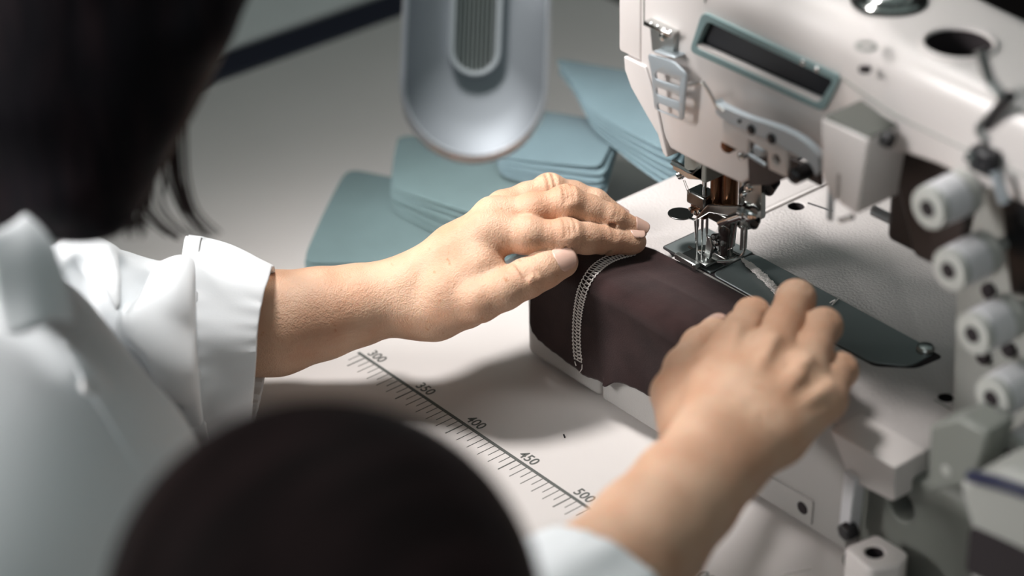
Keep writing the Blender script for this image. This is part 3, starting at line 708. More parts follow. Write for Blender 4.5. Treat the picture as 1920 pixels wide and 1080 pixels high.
bm = bmesh.new(); prism(bm, round_poly([tuple(U(*p, 'y', 0.145)[[0, 2]]) for p in ((1394, 352), (1403, 338), (1427, 336), (1427, 412), (1414, 416), (1398, 404))], 0.002), 'y', 0.1450, 0.1490); mp('side_plate', bm, 'steel', bevel=0.0006)
for px, py, r in ((1406, 352, 0.0026), (1396, 364, 0.0021)):
    c = U(px, py, 'y', 0.1455); bm = bmesh.new(); lathe(bm, c, (0, -1, 0), [(-0.001, r), (0.0015, r), (0.0026, r * 0.5), (0.0027, 0)], n=14); mp('clamp_screw', bm, 'chrome')
for px, py in ((1398, 357), (1443, 355)):
    c = U(px, py, 'y', 0.1500); bm = bmesh.new(); lathe(bm, c, (0.5, -1, 0.1), [(-0.012, 0.0030), (0.0, 0.0036), (0.0022, 0.0036), (0.0024, 0.0022), (0.001, 0.002), (0.001, 0)], n=20); mp('hex_screw', bm, 'black')
c = U(1430, 340, 'y', 0.156); bm = bmesh.new(); box(bm, (c[0] - 0.009, 0.152, c[2] - 0.008), (c[0] + 0.002, 0.160, c[2] + 0.02)); mp('rear_bracket', bm, 'darksteel', bevel=0.001)
# finger guard loops (wire) in front of the needles and the right loop
def W(*pp, y=0.15): return [U(*p, 'y', y) for p in pp]
bm = bmesh.new(); tube(bm, spline(W((1303, 410), (1305, 440), (1307, 466), (1318, 480), (1321, 485), (1338, 480), (1372, 465)), 40), 0.0008); mp('finger_guard', bm, 'chrome')
bm = bmesh.new(); tube(bm, W((1372, 465), (1376, 440), (1382, 410)), 0.0009); mp('finger_guard', bm, 'chrome')
bm = bmesh.new(); tube(bm, W((1308, 469), (1322, 470), (1330, 460), (1318, 482)), 0.0007); mp('finger_guard', bm, 'chrome')
gp = [U(*p, 'y', 0.158) for p in ((1372, 410), (1380, 425), (1376, 462), (1358, 474), (1355, 440), (1360, 412))]
bm = bmesh.new(); prism(bm, [(float(p[0]), float(p[2])) for p in gp], 'y', 0.158, 0.1592); mp('eye_shield', bm, 'steel', bevel=0.0003)
for (a, b) in (((1392, 425), (1390, 468)), ((1399, 425), (1397, 465))):
    bm = bmesh.new(); tube(bm, W(a, b), 0.0011); mp('guard_rod', bm, 'steel')
bm = bmesh.new(); tube(bm, spline([U(1397, 462, 'y', 0.15), U(1394, 475, 'y', 0.149), U(1384, 484, 'y', 0.147), U(1368, 489, 'y', 0.144), U(1345, 490, 'y', 0.141)], 24), 0.0009); mp('guard_rod', bm, 'chrome')
# small mechanism behind the needles
for k in range(6):
    p = np.array([0.0700 + 0.0022 * k, 0.150 - 0.0006 * (k % 3), 0.103 + 0.003 * ((k * 7) % 4)])
    bm = bmesh.new(); lathe(bm, p, (0.3 * (k % 2), -1, 0.4), [(-0.004, 0.0022), (0.001, 0.0024), (0.002, 0.0014), (0.0021, 0)], n=12); mp('foot_linkage', bm, 'darksteel' if k % 3 else 'chrome')
bm = bmesh.new(); box(bm, (0.0672, 0.147, 0.0965), (0.0850, 0.157, 0.1025)); mp('foot_linkage', bm, 'darksteel', bevel=0.001)
bm = bmesh.new(); prism(bm, [(0.0668, 0.0975), (0.0715, 0.0965), (0.0740, 0.1060), (0.0715, 0.1130), (0.0690, 0.1130)], 'y', 0.1455, 0.1475); mp('foot_linkage', bm, 'steel', bevel=0.0005)
# presser foot
zf = 0.0915
pf = [U(*p, 'z', zf + 0.0025) for p in ((1266, 478), (1307, 500), (1402, 474), (1360, 455))]
bm = bmesh.new(); prism(bm, [(pf[0][0], pf[0][1]), (pf[1][0], pf[1][1]), (pf[1][0] + 0.001, pf[2][1] - 0.008), (pf[2][0], pf[2][1] - 0.003), (pf[3][0], pf[3][1] - 0.003), (pf[0][0] + 0.001, pf[3][1] - 0.012)], 'z', zf, zf + 0.0018)
foot = mp('presser_foot', bm, 'darksteel', bevel=0.0004)
bm = bmesh.new(); box(bm, (pf[0][0] + 0.0003, pf[0][1] - 0.0012, zf + 0.0002), (pf[1][0], pf[0][1] + 0.003, zf + 0.0042)); mp('foot_toe', bm, 'steel', bevel=0.0006)
bm = bmesh.new(); box(bm, (pf[1][0] - 0.0032, pf[0][1] - 0.0018, zf + 0.0008), (pf[1][0] - 0.0012, pf[0][1] - 0.0011, zf + 0.0038)); mp('toe_shine_edge', bm, 'chrome', bevel=0.0002)
a = U(1320, 494, 'z', zf + 0.002); b = U(1352, 487, 'z', zf + 0.002)
bm = bmesh.new(); box(bm, (pf[1][0] - 0.003, pf[1][1] + 0.004, zf + 0.0018), (pf[1][0] + 0.004, pf[1][1] + 0.024, zf + 0.0036)); mp('foot_rail', bm, 'steel', bevel=0.0005)
bm = bmesh.new(); box(bm, (0.0600, 0.140, zf + 0.0018), (0.0680, 0.160, zf + 0.0030)); mp('foot_rail', bm, 'darksteel', bevel=0.0004)
bm = bmesh.new(); tube(bm, [U(1292, 462, 'z', zf + 0.001), U(1322, 484, 'z', zf + 0.001)], 0.0009); mp('foot_rail', bm, 'darksteel')
# round mirror-like disc lever
c = U(1276, 402, 'y', 0.152)
bm = bmesh.new(); lathe(bm, c, (0, 0.05, 1), [(0, 0.0083), (0.0009, 0.0083)], n=36); mp('lever_disc', bm, 'darksteel', bevel=0.0003)
bm = bmesh.new(); tube(bm, [c + [0.008, 0, 0.0005], U(1304, 412, 'y', 0.15), U(1322, 400, 'y', 0.15)], 0.0009); mp('disc_stem', bm, 'chrome')
# thread lever hook at the left of the needle unit
c = U(1266, 330, 'y', 0.135)
bm = bmesh.new(); lathe(bm, c + np.array([0, 0.002, 0]), (0.55, 0.25, 0.25), [(0, 0.0022), (0.001, 0.0032), (0.003, 0.0032), (0.004, 0.0024), (0.012, 0.0022)], n=18); mp('lever_pin', bm, 'chrome')
bm = bmesh.new(); prism(bm, [FP(1258, 300, 0.135), FP(1290, 318, 0.135), FP(1312, 316, 0.135), FP(1318, 300, 0.135), FP(1316, 338, 0.135), FP(1290, 336, 0.135), FP(1262, 318, 0.135)], 'y', 0.135, 0.1375); mp('lever_hook', bm, 'steel', bevel=0.0005)
bm = bmesh.new(); tube(bm, [U(1259, 306, 'y', 0.1345), U(1292, 324, 'y', 0.1345), U(1298, 326, 'y', 0.1345), U(1311, 314, 'y', 0.1345)], 0.0010); mp('lever_hook', bm, 'chrome')
bm = bmesh.new(); box(bm, (0.058, 0.135, 0.158), (0.078, 0.150, 0.183)); mp('head_underside_block', bm, 'gray', bevel=0.001)
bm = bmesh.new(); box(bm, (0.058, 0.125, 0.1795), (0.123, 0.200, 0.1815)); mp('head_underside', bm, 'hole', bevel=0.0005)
for k in range(2):
    a = U(1281 + 3 * k, 338, 'y', 0.137); b = U(1298 + 3 * k, 384 - 4 * k, 'y', 0.148)
    bm = bmesh.new(); tube(bm, [a, b], 0.00022, n=6); mp('needle_thread', bm, 'thread')

# pillar with tension knobs ------------------------------------------
bm = bmesh.new(); prism(bm, round_poly([(0.2885, 0.1330), (0.46, 0.1330), (0.46, 0.26), (0.2885, 0.26)], 0.010), 'z', 0.0888, 0.264)
mp('pillar', bm, 'midgray', bevel=0.002)
q = [U(*p, 'y', 0.131) for p in ((1802, 545), (1795, 772), (1850, 790), (1990, 850), (2010, 300), (1850, 330))]
bm = bmesh.new(); prism(bm, [(float(p[0]), float(p[2])) for p in q], 'y', 0.127, 0.1335); mp('tension_panel', bm, 'midgray', bevel=0.001)
for i, (px, py, s_) in enumerate(((1738, 392, 1.0), (1777, 508, 1.0), (1822, 628, 0.95), (1858, 748, 0.95), (1893, 858, 0.9))):
    c = U(px, py, 'y', 0.078 + 0.002 * i); d = (0.04, 1, 0.02)
    kb = empty('tension_knob', c, None, None); del_ = [kb.__delitem__(k_) for k_ in list(kb.keys())]
    kb.parent = mach; kb.matrix_parent_inverse = Matrix.Translation(-Vector(mach.location))
    bm = bmesh.new(); lathe(bm, (0, 0, 0), d, [(0.001, 0.0042), (0, 0.006), (0.0006, 0.0115), (0.003, 0.0122), (0.0045, 0.0115), (0.005, 0.0112), (0.022, 0.0112), (0.024, 0.0122), (0.028, 0.0130), (0.030, 0.0120), (0.031, 0.004), (0.058, 0.0035)], n=32); build('knob_body', bm, 'knob2', kb)
    bm = bmesh.new(); lathe(bm, (0, 0, 0), d, [(0.0055, 0.0108), (0.006, 0.0122), (0.021, 0.0126), (0.0215, 0.0108)], n=32, cap=False); build('thread_winding', bm, 'knob', kb)
    bm = bmesh.new(); lathe(bm, (0, 0, 0), d, [(-0.0006, 0.0045), (0.0012, 0.0046), (0.0012, 0.0)], n=18); build('knob_hole', bm, 'hole', kb)
for px, py in ((1855, 545), (1845, 668), (1893, 655), (1800, 470)):
    c = U(px, py, 'y', 0.126); bm = bmesh.new(); lathe(bm, c, (0, 1, 0), [(-0.003, 0.0034), (-0.002, 0.0046), (0.003, 0.0046)], n=16); mp('panel_screw', bm, 'hole')
# thread eyelet stand over the arm at the right edge
pts = [U(*p, 'y', 0.108) for p in ((1838, 95), (1856, 150), (1880, 185), (1862, 215), (1838, 240), (1852, 262))]
bm = bmesh.new(); tube(bm, spline(pts, 30), 0.0030); mp('thread_eyelet', bm, 'steel')
c = U(1848, 300, 'y', 0.105); bm = bmesh.new(); box(bm, (c[0] - 0.008, 0.100, c[2] - 0.007), (c[0] + 0.008, 0.118, c[2] + 0.007)); mp('eyelet_clamp', bm, 'black', bevel=0.002)
a = U(1866, 322, 'y', 0.100); b = U(1884, 380, 'y', 0.100)
bm = bmesh.new(); tube(bm, [a, b], 0.0030); mp('thread_eyelet', bm, 'satin')
c = U(1818, 296, 'y', 0.100); bm = bmesh.new(); lathe(bm, c, (0, -1, 0), [(-0.018, 0.003), (0, 0.0034), (0.002, 0.002), (0.0022, 0)], n=16); mp('eyelet_pin', bm, 'chrome')
a = U(1868, 60, 'y', 0.112); b = U(1925, 130, 'y', 0.112)
bm = bmesh.new(); tube(bm, [U(1850, 235, 'y', 0.108), U(1872, 205, 'y', 0.106), U(1895, 180, 'y', 0.104)], 0.0034); mp('eyelet_arm', bm, 'black')
bm = bmesh.new(); prism(bm, [(float(p[0]), float(p[2])) for p in (U(1868, 330, 'y', 0.122), U(1990, 330, 'y', 0.122), U(1990, 560, 'y', 0.122), U(1892, 555, 'y', 0.122))], 'y', 0.1225, 0.1265); mp('dark_side_cover', bm, 'black', bevel=0.002)
# pale bar under the arm and dark housing behind it
a = U(1638, 395, 'y', 0.165); b = U(1790, 470, 'y', 0.165)
bm = bmesh.new(); tube(bm, [a, b], 0.0032, n=12); mp('rear_guide_bar', bm, 'satin')
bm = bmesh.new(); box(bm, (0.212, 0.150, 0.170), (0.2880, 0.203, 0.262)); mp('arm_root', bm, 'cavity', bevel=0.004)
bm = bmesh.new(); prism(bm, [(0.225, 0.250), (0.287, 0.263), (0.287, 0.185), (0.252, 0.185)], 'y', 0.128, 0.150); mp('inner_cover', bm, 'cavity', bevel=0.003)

# =================================================================== BROWN WORKPIECE
def interp(x, pts):
    return float(np.interp(x, [p[0] for p in pts], [p[1] for p in pts]))
S_TOP = [(-0.0245, -0.052), (-0.0240, -0.032), (-0.0195, -0.006), (-0.012, 0.016), (0.005, 0.036), (0.0230, 0.0545), (0.030, 0.0565), (0.0472, 0.0575), (0.0685, 0.0590), (0.1119, 0.0597), (0.132, 0.0603), (0.150, 0.050), (0.175, 0.03), (0.200, 0.0), (0.206, -0.02)]
S_BOT = [(-0.0245, -0.0545), (-0.022, -0.0605), (-0.016, -0.0645), (0.0, -0.0665), (0.02, -0.0680), (0.028, -0.0705), (0.047, -0.0663), (0.053, -0.0655), (0.060, -0.0600), (0.069, -0.0560), (0.089, -0.0560), (0.13, -0.052), (0.18, -0.043), (0.206, -0.028)]
def drape(x, s, off=0.0012):
    R_ = 0.0068
    wv = 0.0007 * math.sin(x * 75 + s * 40) + 0.0006 * math.sin(x * 31 - s * 95 + 1.0)
    o = off + 0.0021 + wv
    if s < -0.02: o += 0.0010 * (0.5 + 0.5 * math.sin(x * 120)) * min(1, (-s - 0.02) / 0.03)
    if s < -0.0595 + 0.0 * x and x > 0.05: o += 0.002 * (-(s + 0.0595)) / 0.006
    # soft bulge where the cloth is pushed together
    o += 0.0028 * math.exp(-((x - 0.11) / 0.05) ** 2 - ((s - 0.012) / 0.014) ** 2)
    if s > 0.03: o = off + (o - off) * max(0.0, 1 - (s - 0.03) / 0.02)
    if s >= R_: return Vector((x, YB0 + s, ZB + o))
    if s <= -R_:
        y = YB0 - o
        if x < XB0 + 0.012:   # wraps round the corner radius
            y = YB0 - o + 0.5 * ((XB0 + 0.012 - x) ** 2) / 0.012
        return Vector((x, y, ZB + s))
    t = (s + R_) / (2 * R_) * PI / 2
    return Vector((x, YB0 + R_ - (R_ + o) * math.cos(t), ZB - R_ + (R_ + o) * math.sin(t)))
bm = bmesh.new(); NX, NS = 190, 96
G = []
for i in range(NX + 1):
    x = -0.0245 + (0.206 + 0.0245) * (i / NX); st = interp(x, S_TOP); sb = interp(x, S_BOT)
    sb += 0.00015 * math.sin(x * 900) + 0.0003 * math.sin(x * 331)
    G.append([bm.verts.new(drape(x, sb + (st - sb) * j / NS)) for j in range(NS + 1)])
for i in range(NX):
    for j in range(NS): bm.faces.new([G[i][j], G[i + 1][j], G[i + 1][j + 1], G[i][j + 1]])
cloth = face_up(build('cloth_piece', bm, 'brown'), (0, -0.5, 1))
tag(cloth, 'dark brown knit cloth piece draped over the machine bed under both hands', 'fabric')
so = cloth.modifiers.new('thick', 'SOLIDIFY'); so.thickness = 0.0011; so.offset = -1
# white overlock seam: two looped rails with rungs
bpy.context.view_layer.update()
def cloth_hit(px, py):
    ok, loc, nr, _ = cloth.ray_cast(Vector(CAM), Vector(ray(px, py)).normalized())
    if nr.dot(Vector(M[2])) < 0: nr = -nr
    return (np.array(loc), np.array(nr)) if ok else None
pix = spline([(x, y, 0) for x, y in ((1186, 474), (1150, 484), (1124, 499), (1104, 522), (1091, 552), (1084, 590), (1082, 625), (1083, 655), (1086, 680))], 300)
hits = [cloth_hit(p[0], p[1]) for p in pix]; hits = [h for h in hits if h is not None]
SP = np.array([h[0] for h in hits]); NR = np.array([h[1] for h in hits])
for _ in range(6): SP[1:-1] = (SP[:-2] + SP[1:-1] * 2 + SP[2:]) / 4; NR[1:-1] = (NR[:-2] + NR[1:-1] * 2 + NR[2:]) / 4
LN = np.concatenate([[0], np.cumsum([np.linalg.norm(b - a) for a, b in zip(SP, SP[1:])])])
def at_len(l, side, h):
    i = min(max(int(np.searchsorted(LN, l)) - 1, 0), len(SP) - 2); t = (l - LN[i]) / max(LN[i + 1] - LN[i], 1e-9)
    p = SP[i] + (SP[i + 1] - SP[i]) * t; d = SP[min(i + 4, len(SP) - 1)] - SP[max(i - 3, 0)]; n_ = NR[i] / np.linalg.norm(NR[i]); s_ = np.cross(n_, d); s_ /= np.linalg.norm(s_)
    return p + s_ * side + n_ * (h + 0.0004)
bm = bmesh.new(); step = 0.0026; nst = int(LN[-1] / step); H = 0.0036
for side in (-1, 1):
    pts = [at_len(k * step / 6, side * (H + 0.0004 * math.sin(2 * PI * k / 6)), 0.0002 + 0.0002 * math.cos(2 * PI * k / 6)) for k in range(nst * 6 + 1)]
    tube(bm, pts, 0.00036, n=6)
for k in range(nst + 1):
    l = k * step
    tube(bm, [at_len(min(l + 0.0006, LN[-1]), H, 0.0003), at_len(l, 0, 0.0005), at_len(max(l - 0.0006, 0), -H, 0.0003)], 0.00032, n=5)
    if k < nst:
        tube(bm, [at_len(l + 0.0006, H, 0.0004), at_len(l + 0.0013, 0.0004, 0.0004)], 0.00025, n=5)
        tube(bm, [at_len(l, 0.0006, 0.0005), at_len(l + 0.0012, 0.0, 0.0003), at_len(l + step, -0.0004, 0.0005)], 0.00026, n=5)
e = at_len(LN[-1], H, 0.0003); g_ = at_len(LN[-1], -H, 0.0003)
tube(bm, [e, e + np.array([0.0002, -0.0003, -0.003]), e + np.array([-0.0015, -0.0008, -0.0062])], 0.0003, n=5)
tube(bm, [g_, g_ + np.array([0.002, -0.0006, -0.002])], 0.0003, n=5)
st_ = build('overlock_seam', bm, 'thread', cloth); st_['label'] = 'white ladder-like overlock stitching'
bm = bmesh.new(); tube(bm, [drape(0.1135, 0.0588, 0.0016), drape(0.121, 0.0592, 0.0018), drape(0.128, 0.0595, 0.0016)], 0.0004, n=5); o = build('edge_stitch', bm, 'thread', cloth)

# fluffy thread chain running from the foot over the slide plate
zc = ZB + 0.0022
A_ = U(1392, 488, 'z', zc); B_ = U(1425, 515, 'z', zc); C_ = U(1462, 552, 'z', zc); E_ = U(1490, 580, 'z', zc)
CH = spline([A_, B_, C_, E_], 420)
bm = bmesh.new()
for j in range(7):
    pts = []; f1 = 0.32 + 0.045 * j; ph = j * 1.9
    for k, p in enumerate(CH):
        a = k * f1 + ph; grow = min(1, 0.35 + k / 110)
        am = (0.0021 + 0.0006 * math.sin(k * 0.05 + j) + 0.0005 * math.sin(k * 0.17 + 2 * j)) * grow
        dx = CH[min(k + 1, 420)] - CH[max(k - 1, 0)]; dx = dx / np.linalg.norm(dx); nn = np.array([-dx[1], dx[0], 0])
        pts.append(p + nn * am * math.sin(a) + np.array([0, 0, 0.0007 + 0.0007 * math.cos(a * 1.1 + j)]) + dx * 0.0009 * math.cos(a))
    tube(bm, pts, 0.00026, n=5)
tag(build('thread_chain', bm, 'thread'), 'white fuzzy thread chain lying on the dark slide plate behind the presser foot', 'thread')

# lint and thread scraps on the table
def scrap(name, pts, r, label, cat, m='lint'):
    bm = bmesh.new(); tube(bm, [U(x, y, 'z', r) for x, y in pts], r, n=6); tag(build(name, bm, m), label, cat)
scrap('lint_speck', [(1057, 815), (1059, 820)], 0.0006, 'tiny dark lint speck on the table between the scale and the machine bed', 'lint', 'black')
scrap('thread_scrap', [(1468, 1076), (1490, 1072), (1522, 1066)], 0.0005, 'short pale thread scrap on the table below the right wrist', 'thread', 'thread')
bm = bmesh.new(); tube(bm, spline([U(1556, 568, 'z', ZB + 0.0018), U(1566, 562, 'z', ZB + 0.003), U(1560, 572, 'z', ZB + 0.0018), U(1572, 560, 'z', ZB + 0.0018)], 14), 0.0004, n=5)
tag(build('thread_scrap', bm, 'thread'), 'wispy white thread scrap on the middle of the slide plate', 'thread')

# =================================================================== BLUE-GREY PILES
ORD = ['topmost', 'second from the top', 'third from the top', 'fourth from the top', 'fifth from the top', 'bottom']
def pile(name, px, zc4, nlay, mat_, where, group, arch=0.006, fan=0.003, seed=0, openf=1.0):
    rnd = random.Random(seed)
    c = [U(px[i][0], px[i][1], 'z', zc4[i]) for i in range(4)]
    th = 0.0018; nu, nv = 36, 22
    for l in range(nlay):                       # l = 0 is the topmost
        bm = bmesh.new(); Gd = []
        sh = -fan * l * (1 if seed % 2 == 0 else 0.8) + rnd.uniform(-0.0012, 0.0012)
        ph = rnd.uniform(0, 6)
        fd = (c[0] - c[3]); fd = fd / np.linalg.norm(fd)
        rd = (c[1] - c[0]); rd = rd / np.linalg.norm(rd)
        for i in range(nu + 1):
            u = i / nu; row = []
            for j in range(nv + 1):
                v = j / nv
                # rounded corners
                cu = 0.5 - (0.5 - u) * (1 - 0.05 * (abs(2 * v - 1)) ** 14); cv = 0.5 - (0.5 - v) * (1 - 0.06 * (abs(2 * u - 1)) ** 14)
                p = (c[0] * (1 - cu) + c[1] * cu) * (1 - cv) + (c[3] * (1 - cu) + c[2] * cu) * cv
                ztop = p[2]
                gap = l * (th + 0.0022 * math.exp(-((v) / 0.35) ** 2) * u ** 0.8 * openf)
                a = arch * math.sin(PI * min(1, v * 1.0)) * (0.6 + 0.4 * math.sin(2.2 * u + 0.5))
                wv = 0.0010 * math.sin(5 * u + seed) * math.sin(3 * v + seed)
                z = max(ztop - gap + a + wv, 0.0014 + (nlay - 1 - l) * 0.0016)
                q = p + fd * (-sh * (1 - v)) * 1.0 + rd * (0.0012 * math.sin(ph)); row.append(bm.verts.new((q[0], q[1], z)))
            Gd.append(row)
        for i in range(nu):
            for j in range(nv): bm.faces.new([Gd[i][j], Gd[i + 1][j], Gd[i + 1][j + 1], Gd[i][j + 1]])
        o = face_up(build(name, bm, mat_))
        s_ = o.modifiers.new('thick', 'SOLIDIFY'); s_.thickness = 0.0009; s_.offset = -1
        b_ = o.modifiers.new('round', 'BEVEL'); b_.width = 0.0003; b_.segments = 2
        od = ORD[l] if l < nlay - 1 else 'bottom'
        tag(o, 'blue-grey folded cloth, %s in the %s' % (od, where), 'fabric', group)
pile('folded_cloth', ((566, 498), (850, 486), (935, 380), (652, 312)), (0.0100, 0.0125, 0.012, 0.012), 6, 'cloth_a', 'nearest pile by the left wrist', 'cloths in the nearest pile', arch=0.004, fan=0.0010, seed=2, openf=0.5)
pile('folded_cloth', ((732, 356), (950, 415), (1120, 262), (745, 250)), (0.0265, 0.0450, 0.034, 0.030), 6, 'cloth_a', 'pile behind the left knuckles', 'cloths in the second pile', arch=0.005, fan=0.0030, seed=4, openf=1.4)
pile('folded_cloth', ((935, 296), (1128, 316), (1180, 232), (900, 190)), (0.0530, 0.0640, 0.060, 0.052), 5, 'cloth_b', 'pile right of the lamp tip', 'cloths in the third pile', arch=0.006, fan=0.0034, seed=6, openf=1.0)
pile('folded_cloth', ((1100, 206), (1262, 288), (1345, 170), (1040, 105)), (0.0790, 0.0880, 0.085, 0.081), 6, 'cloth_b', 'farthest pile', 'cloths in the farthest pile', arch=0.006, fan=0.0032, seed=8, openf=1.4)

# =================================================================== LAMP
LD = 1.30
lo_ = D(889, 162, LD)
lamp = empty('work_lamp', lo_, 'silver oval work lamp head with a ribbed slot hanging above the blue-grey cloths', 'lamp')
RI, UP_, BK = Vector(M[0]), Vector(M[1]), Vector(M[2])
la = (UP_ + RI * 0.035 - BK * 0.10).normalized(); ln = (BK + UP_ * 0.15 + RI * 0.05); ln = (ln - la * ln.dot(la)).normalized(); lw = la.cross(ln) * 1.0
Rm = 280 / 2 * LD / FPX
def lp(u, v, h): return lw * u + la * v + ln * h
def capsule(r, L_, n=20):
    P = []
    for k in range(n + 1):
        t = PI + PI * k / n; P.append((r * math.cos(t), r * math.sin(t)))
    for k in range(n + 1):
        t = PI * k / n; P.append((r * math.cos(t), L_ + r * math.sin(t)))
    return P
def lring(prof, L_, name, m, parent, shift=(0, 0), cap=True, **k):
    bm = bmesh.new(); R_ = []
    for q_ in prof:
        r, h = q_[:2]; sh = q_[2] if len(q_) > 2 else shift[1]
        R_.append([bm.verts.new(lp(u + shift[0], v + sh, h)) for u, v in capsule(max(r, 1e-4), L_)])
    for A, B in zip(R_, R_[1:]):
        n = len(A)
        for q in range(n): bm.faces.new([A[q], A[(q + 1) % n], B[(q + 1) % n], B[q]])
    if cap: bm.faces.new(R_[0]); bm.faces.new(R_[-1])
    return build(name, bm, m, parent, **k)
LL = 0.115
lring([(Rm * 0.90, -0.026), (Rm * 0.99, -0.016), (Rm * 0.985, 0.0005), (Rm * 0.955, 0.0030)], LL, 'housing', 'lamp', lamp, cap=False)
lring([(Rm * 0.91, -0.0262), (Rm * 0.90, -0.0255)], LL, 'back_plate', 'lamp', lamp)
lring([(Rm * 0.985, -0.004), (Rm, 0.0), (Rm * 0.995, 0.0045), (Rm * 0.96, 0.0062), (Rm * 0.925, 0.0040)], LL, 'rim', 'lamprim', lamp, cap=False)
lring([(Rm * 0.945, 0.0035, 0), (Rm * 0.88, -0.0010, 0.001), (Rm * 0.66, -0.0075, 0.010), (Rm * 0.46, -0.0115, 0.018), (Rm * 0.36, -0.0125, 0.0215), (Rm * 0.30, -0.0127, 0.0215)], LL, 'cover_shell', 'lamp', lamp, cap=False)
lring([(Rm * 0.365, -0.0128), (Rm * 0.345, -0.0080), (Rm * 0.285, -0.0085), (Rm * 0.27, -0.0120), (Rm * 0.268, -0.0200)], LL, 'slot_lip', 'lamprim', lamp, cap=False, shift=(0, 0.0215))
lring([(Rm * 0.27, -0.0198), (Rm * 0.27, -0.0192)], LL, 'slot_floor', 'cavity', lamp, shift=(0, 0.0215))
for k in range(9):
    x = -Rm * 0.24 + Rm * 0.48 * k / 8
    bm = bmesh.new(); v0 = -math.sqrt(max((Rm * 0.26) ** 2 - x * x, 0)) ; tube(bm, [lp(x, v0 + 0.0215, -0.0165), lp(x, LL + 0.01, -0.0165)], 0.0010, n=6); build('slot_rib', bm, 'steel', lamp)
# gooseneck up and back to a clamp on the table
P0 = Vector(lo_) + lp(0, LL + Rm * 0.98, -0.008)
pts = [P0, P0 + la * 0.05 - ln * 0.01, Vector((0.06, 0.10, 0.50)), Vector((0.02, 0.19, 0.50)), Vector((0.024, 0.195, 0.42)), Vector((0.026, 0.188, 0.345))]
bm = bmesh.new(); tube(bm, [Vector(p) - Vector(lo_) for p in spline(pts, 60)], 0.007, n=14); build('gooseneck', bm, 'darksteel', lamp)
bm = bmesh.new(); box(bm, (0.018, 0.170, 0.3160), (0.034, 0.200, 0.35)); bmesh.ops.translate(bm, verts=bm.verts, vec=-Vector(lo_)); build('clamp', bm, 'black', lamp, bevel=0.003)

# =================================================================== PEOPLE
def smin_merge(base, fields, kb, kf):
    outs = []
    for f in fields:
        h = np.clip(0.5 + 0.5 * (base - f) / kb, 0, 1); outs.append(base * (1 - h) + f * h - kb * h * (1 - h))
    r = outs[0]
    for o in outs[1:]:
        h = np.clip(0.5 + 0.5 * (r - o) / kf, 0, 1); r = r * (1 - h) + o * h - kf * h * (1 - h)
    return r
def J(px, py, z, r): return (U(px, py, 'z', z), r)
def chain(F, js, k=0.003, **kw):
    for (a, ra), (b, rb) in zip(js, js[1:]): F.cone(a, b, ra, rb, k, **kw)
VOX = 0.00085
NAILS = []
def nail(a, b, r, nrm, length, half=52, back=0.0, lift=0.0004, m='nail'):
    """nail plate on a finger end: axis a->b, tip near b"""
    a = Vector(a); b = Vector(b); d = (b - a).normalized(); nrm = Vector(nrm); nrm = (nrm - d * nrm.dot(d)).normalized(); s_ = d.cross(nrm)
    bm = bmesh.new(); nu, nv = 12, 10; Gd = []
    for i in range(nu + 1):
        u = i / nu; row = []
        for j in range(nv + 1):
            w_ = (j / nv * 2 - 1)
            wid = math.radians(half) * (1 - 0.25 * (abs(2 * u - 1)) ** 4)
            t = w_ * wid
            l = b + d * (back - length * (1 - u)) + d * (-(w_ ** 2) * 0.0012 * (u if u > 0.5 else -(1 - u)))
            rr = (r + lift) * (1 - 0.05 * u * u)
            row.append(bm.verts.new(l + (nrm * math.cos(t) + s_ * math.sin(t)) * rr))
        Gd.append(row)
    for i in range(nu):
        for j in range(nv): bm.faces.new([Gd[i][j], Gd[i + 1][j], Gd[i + 1][j + 1], Gd[i][j + 1]])
    NAILS.append((bm, m))

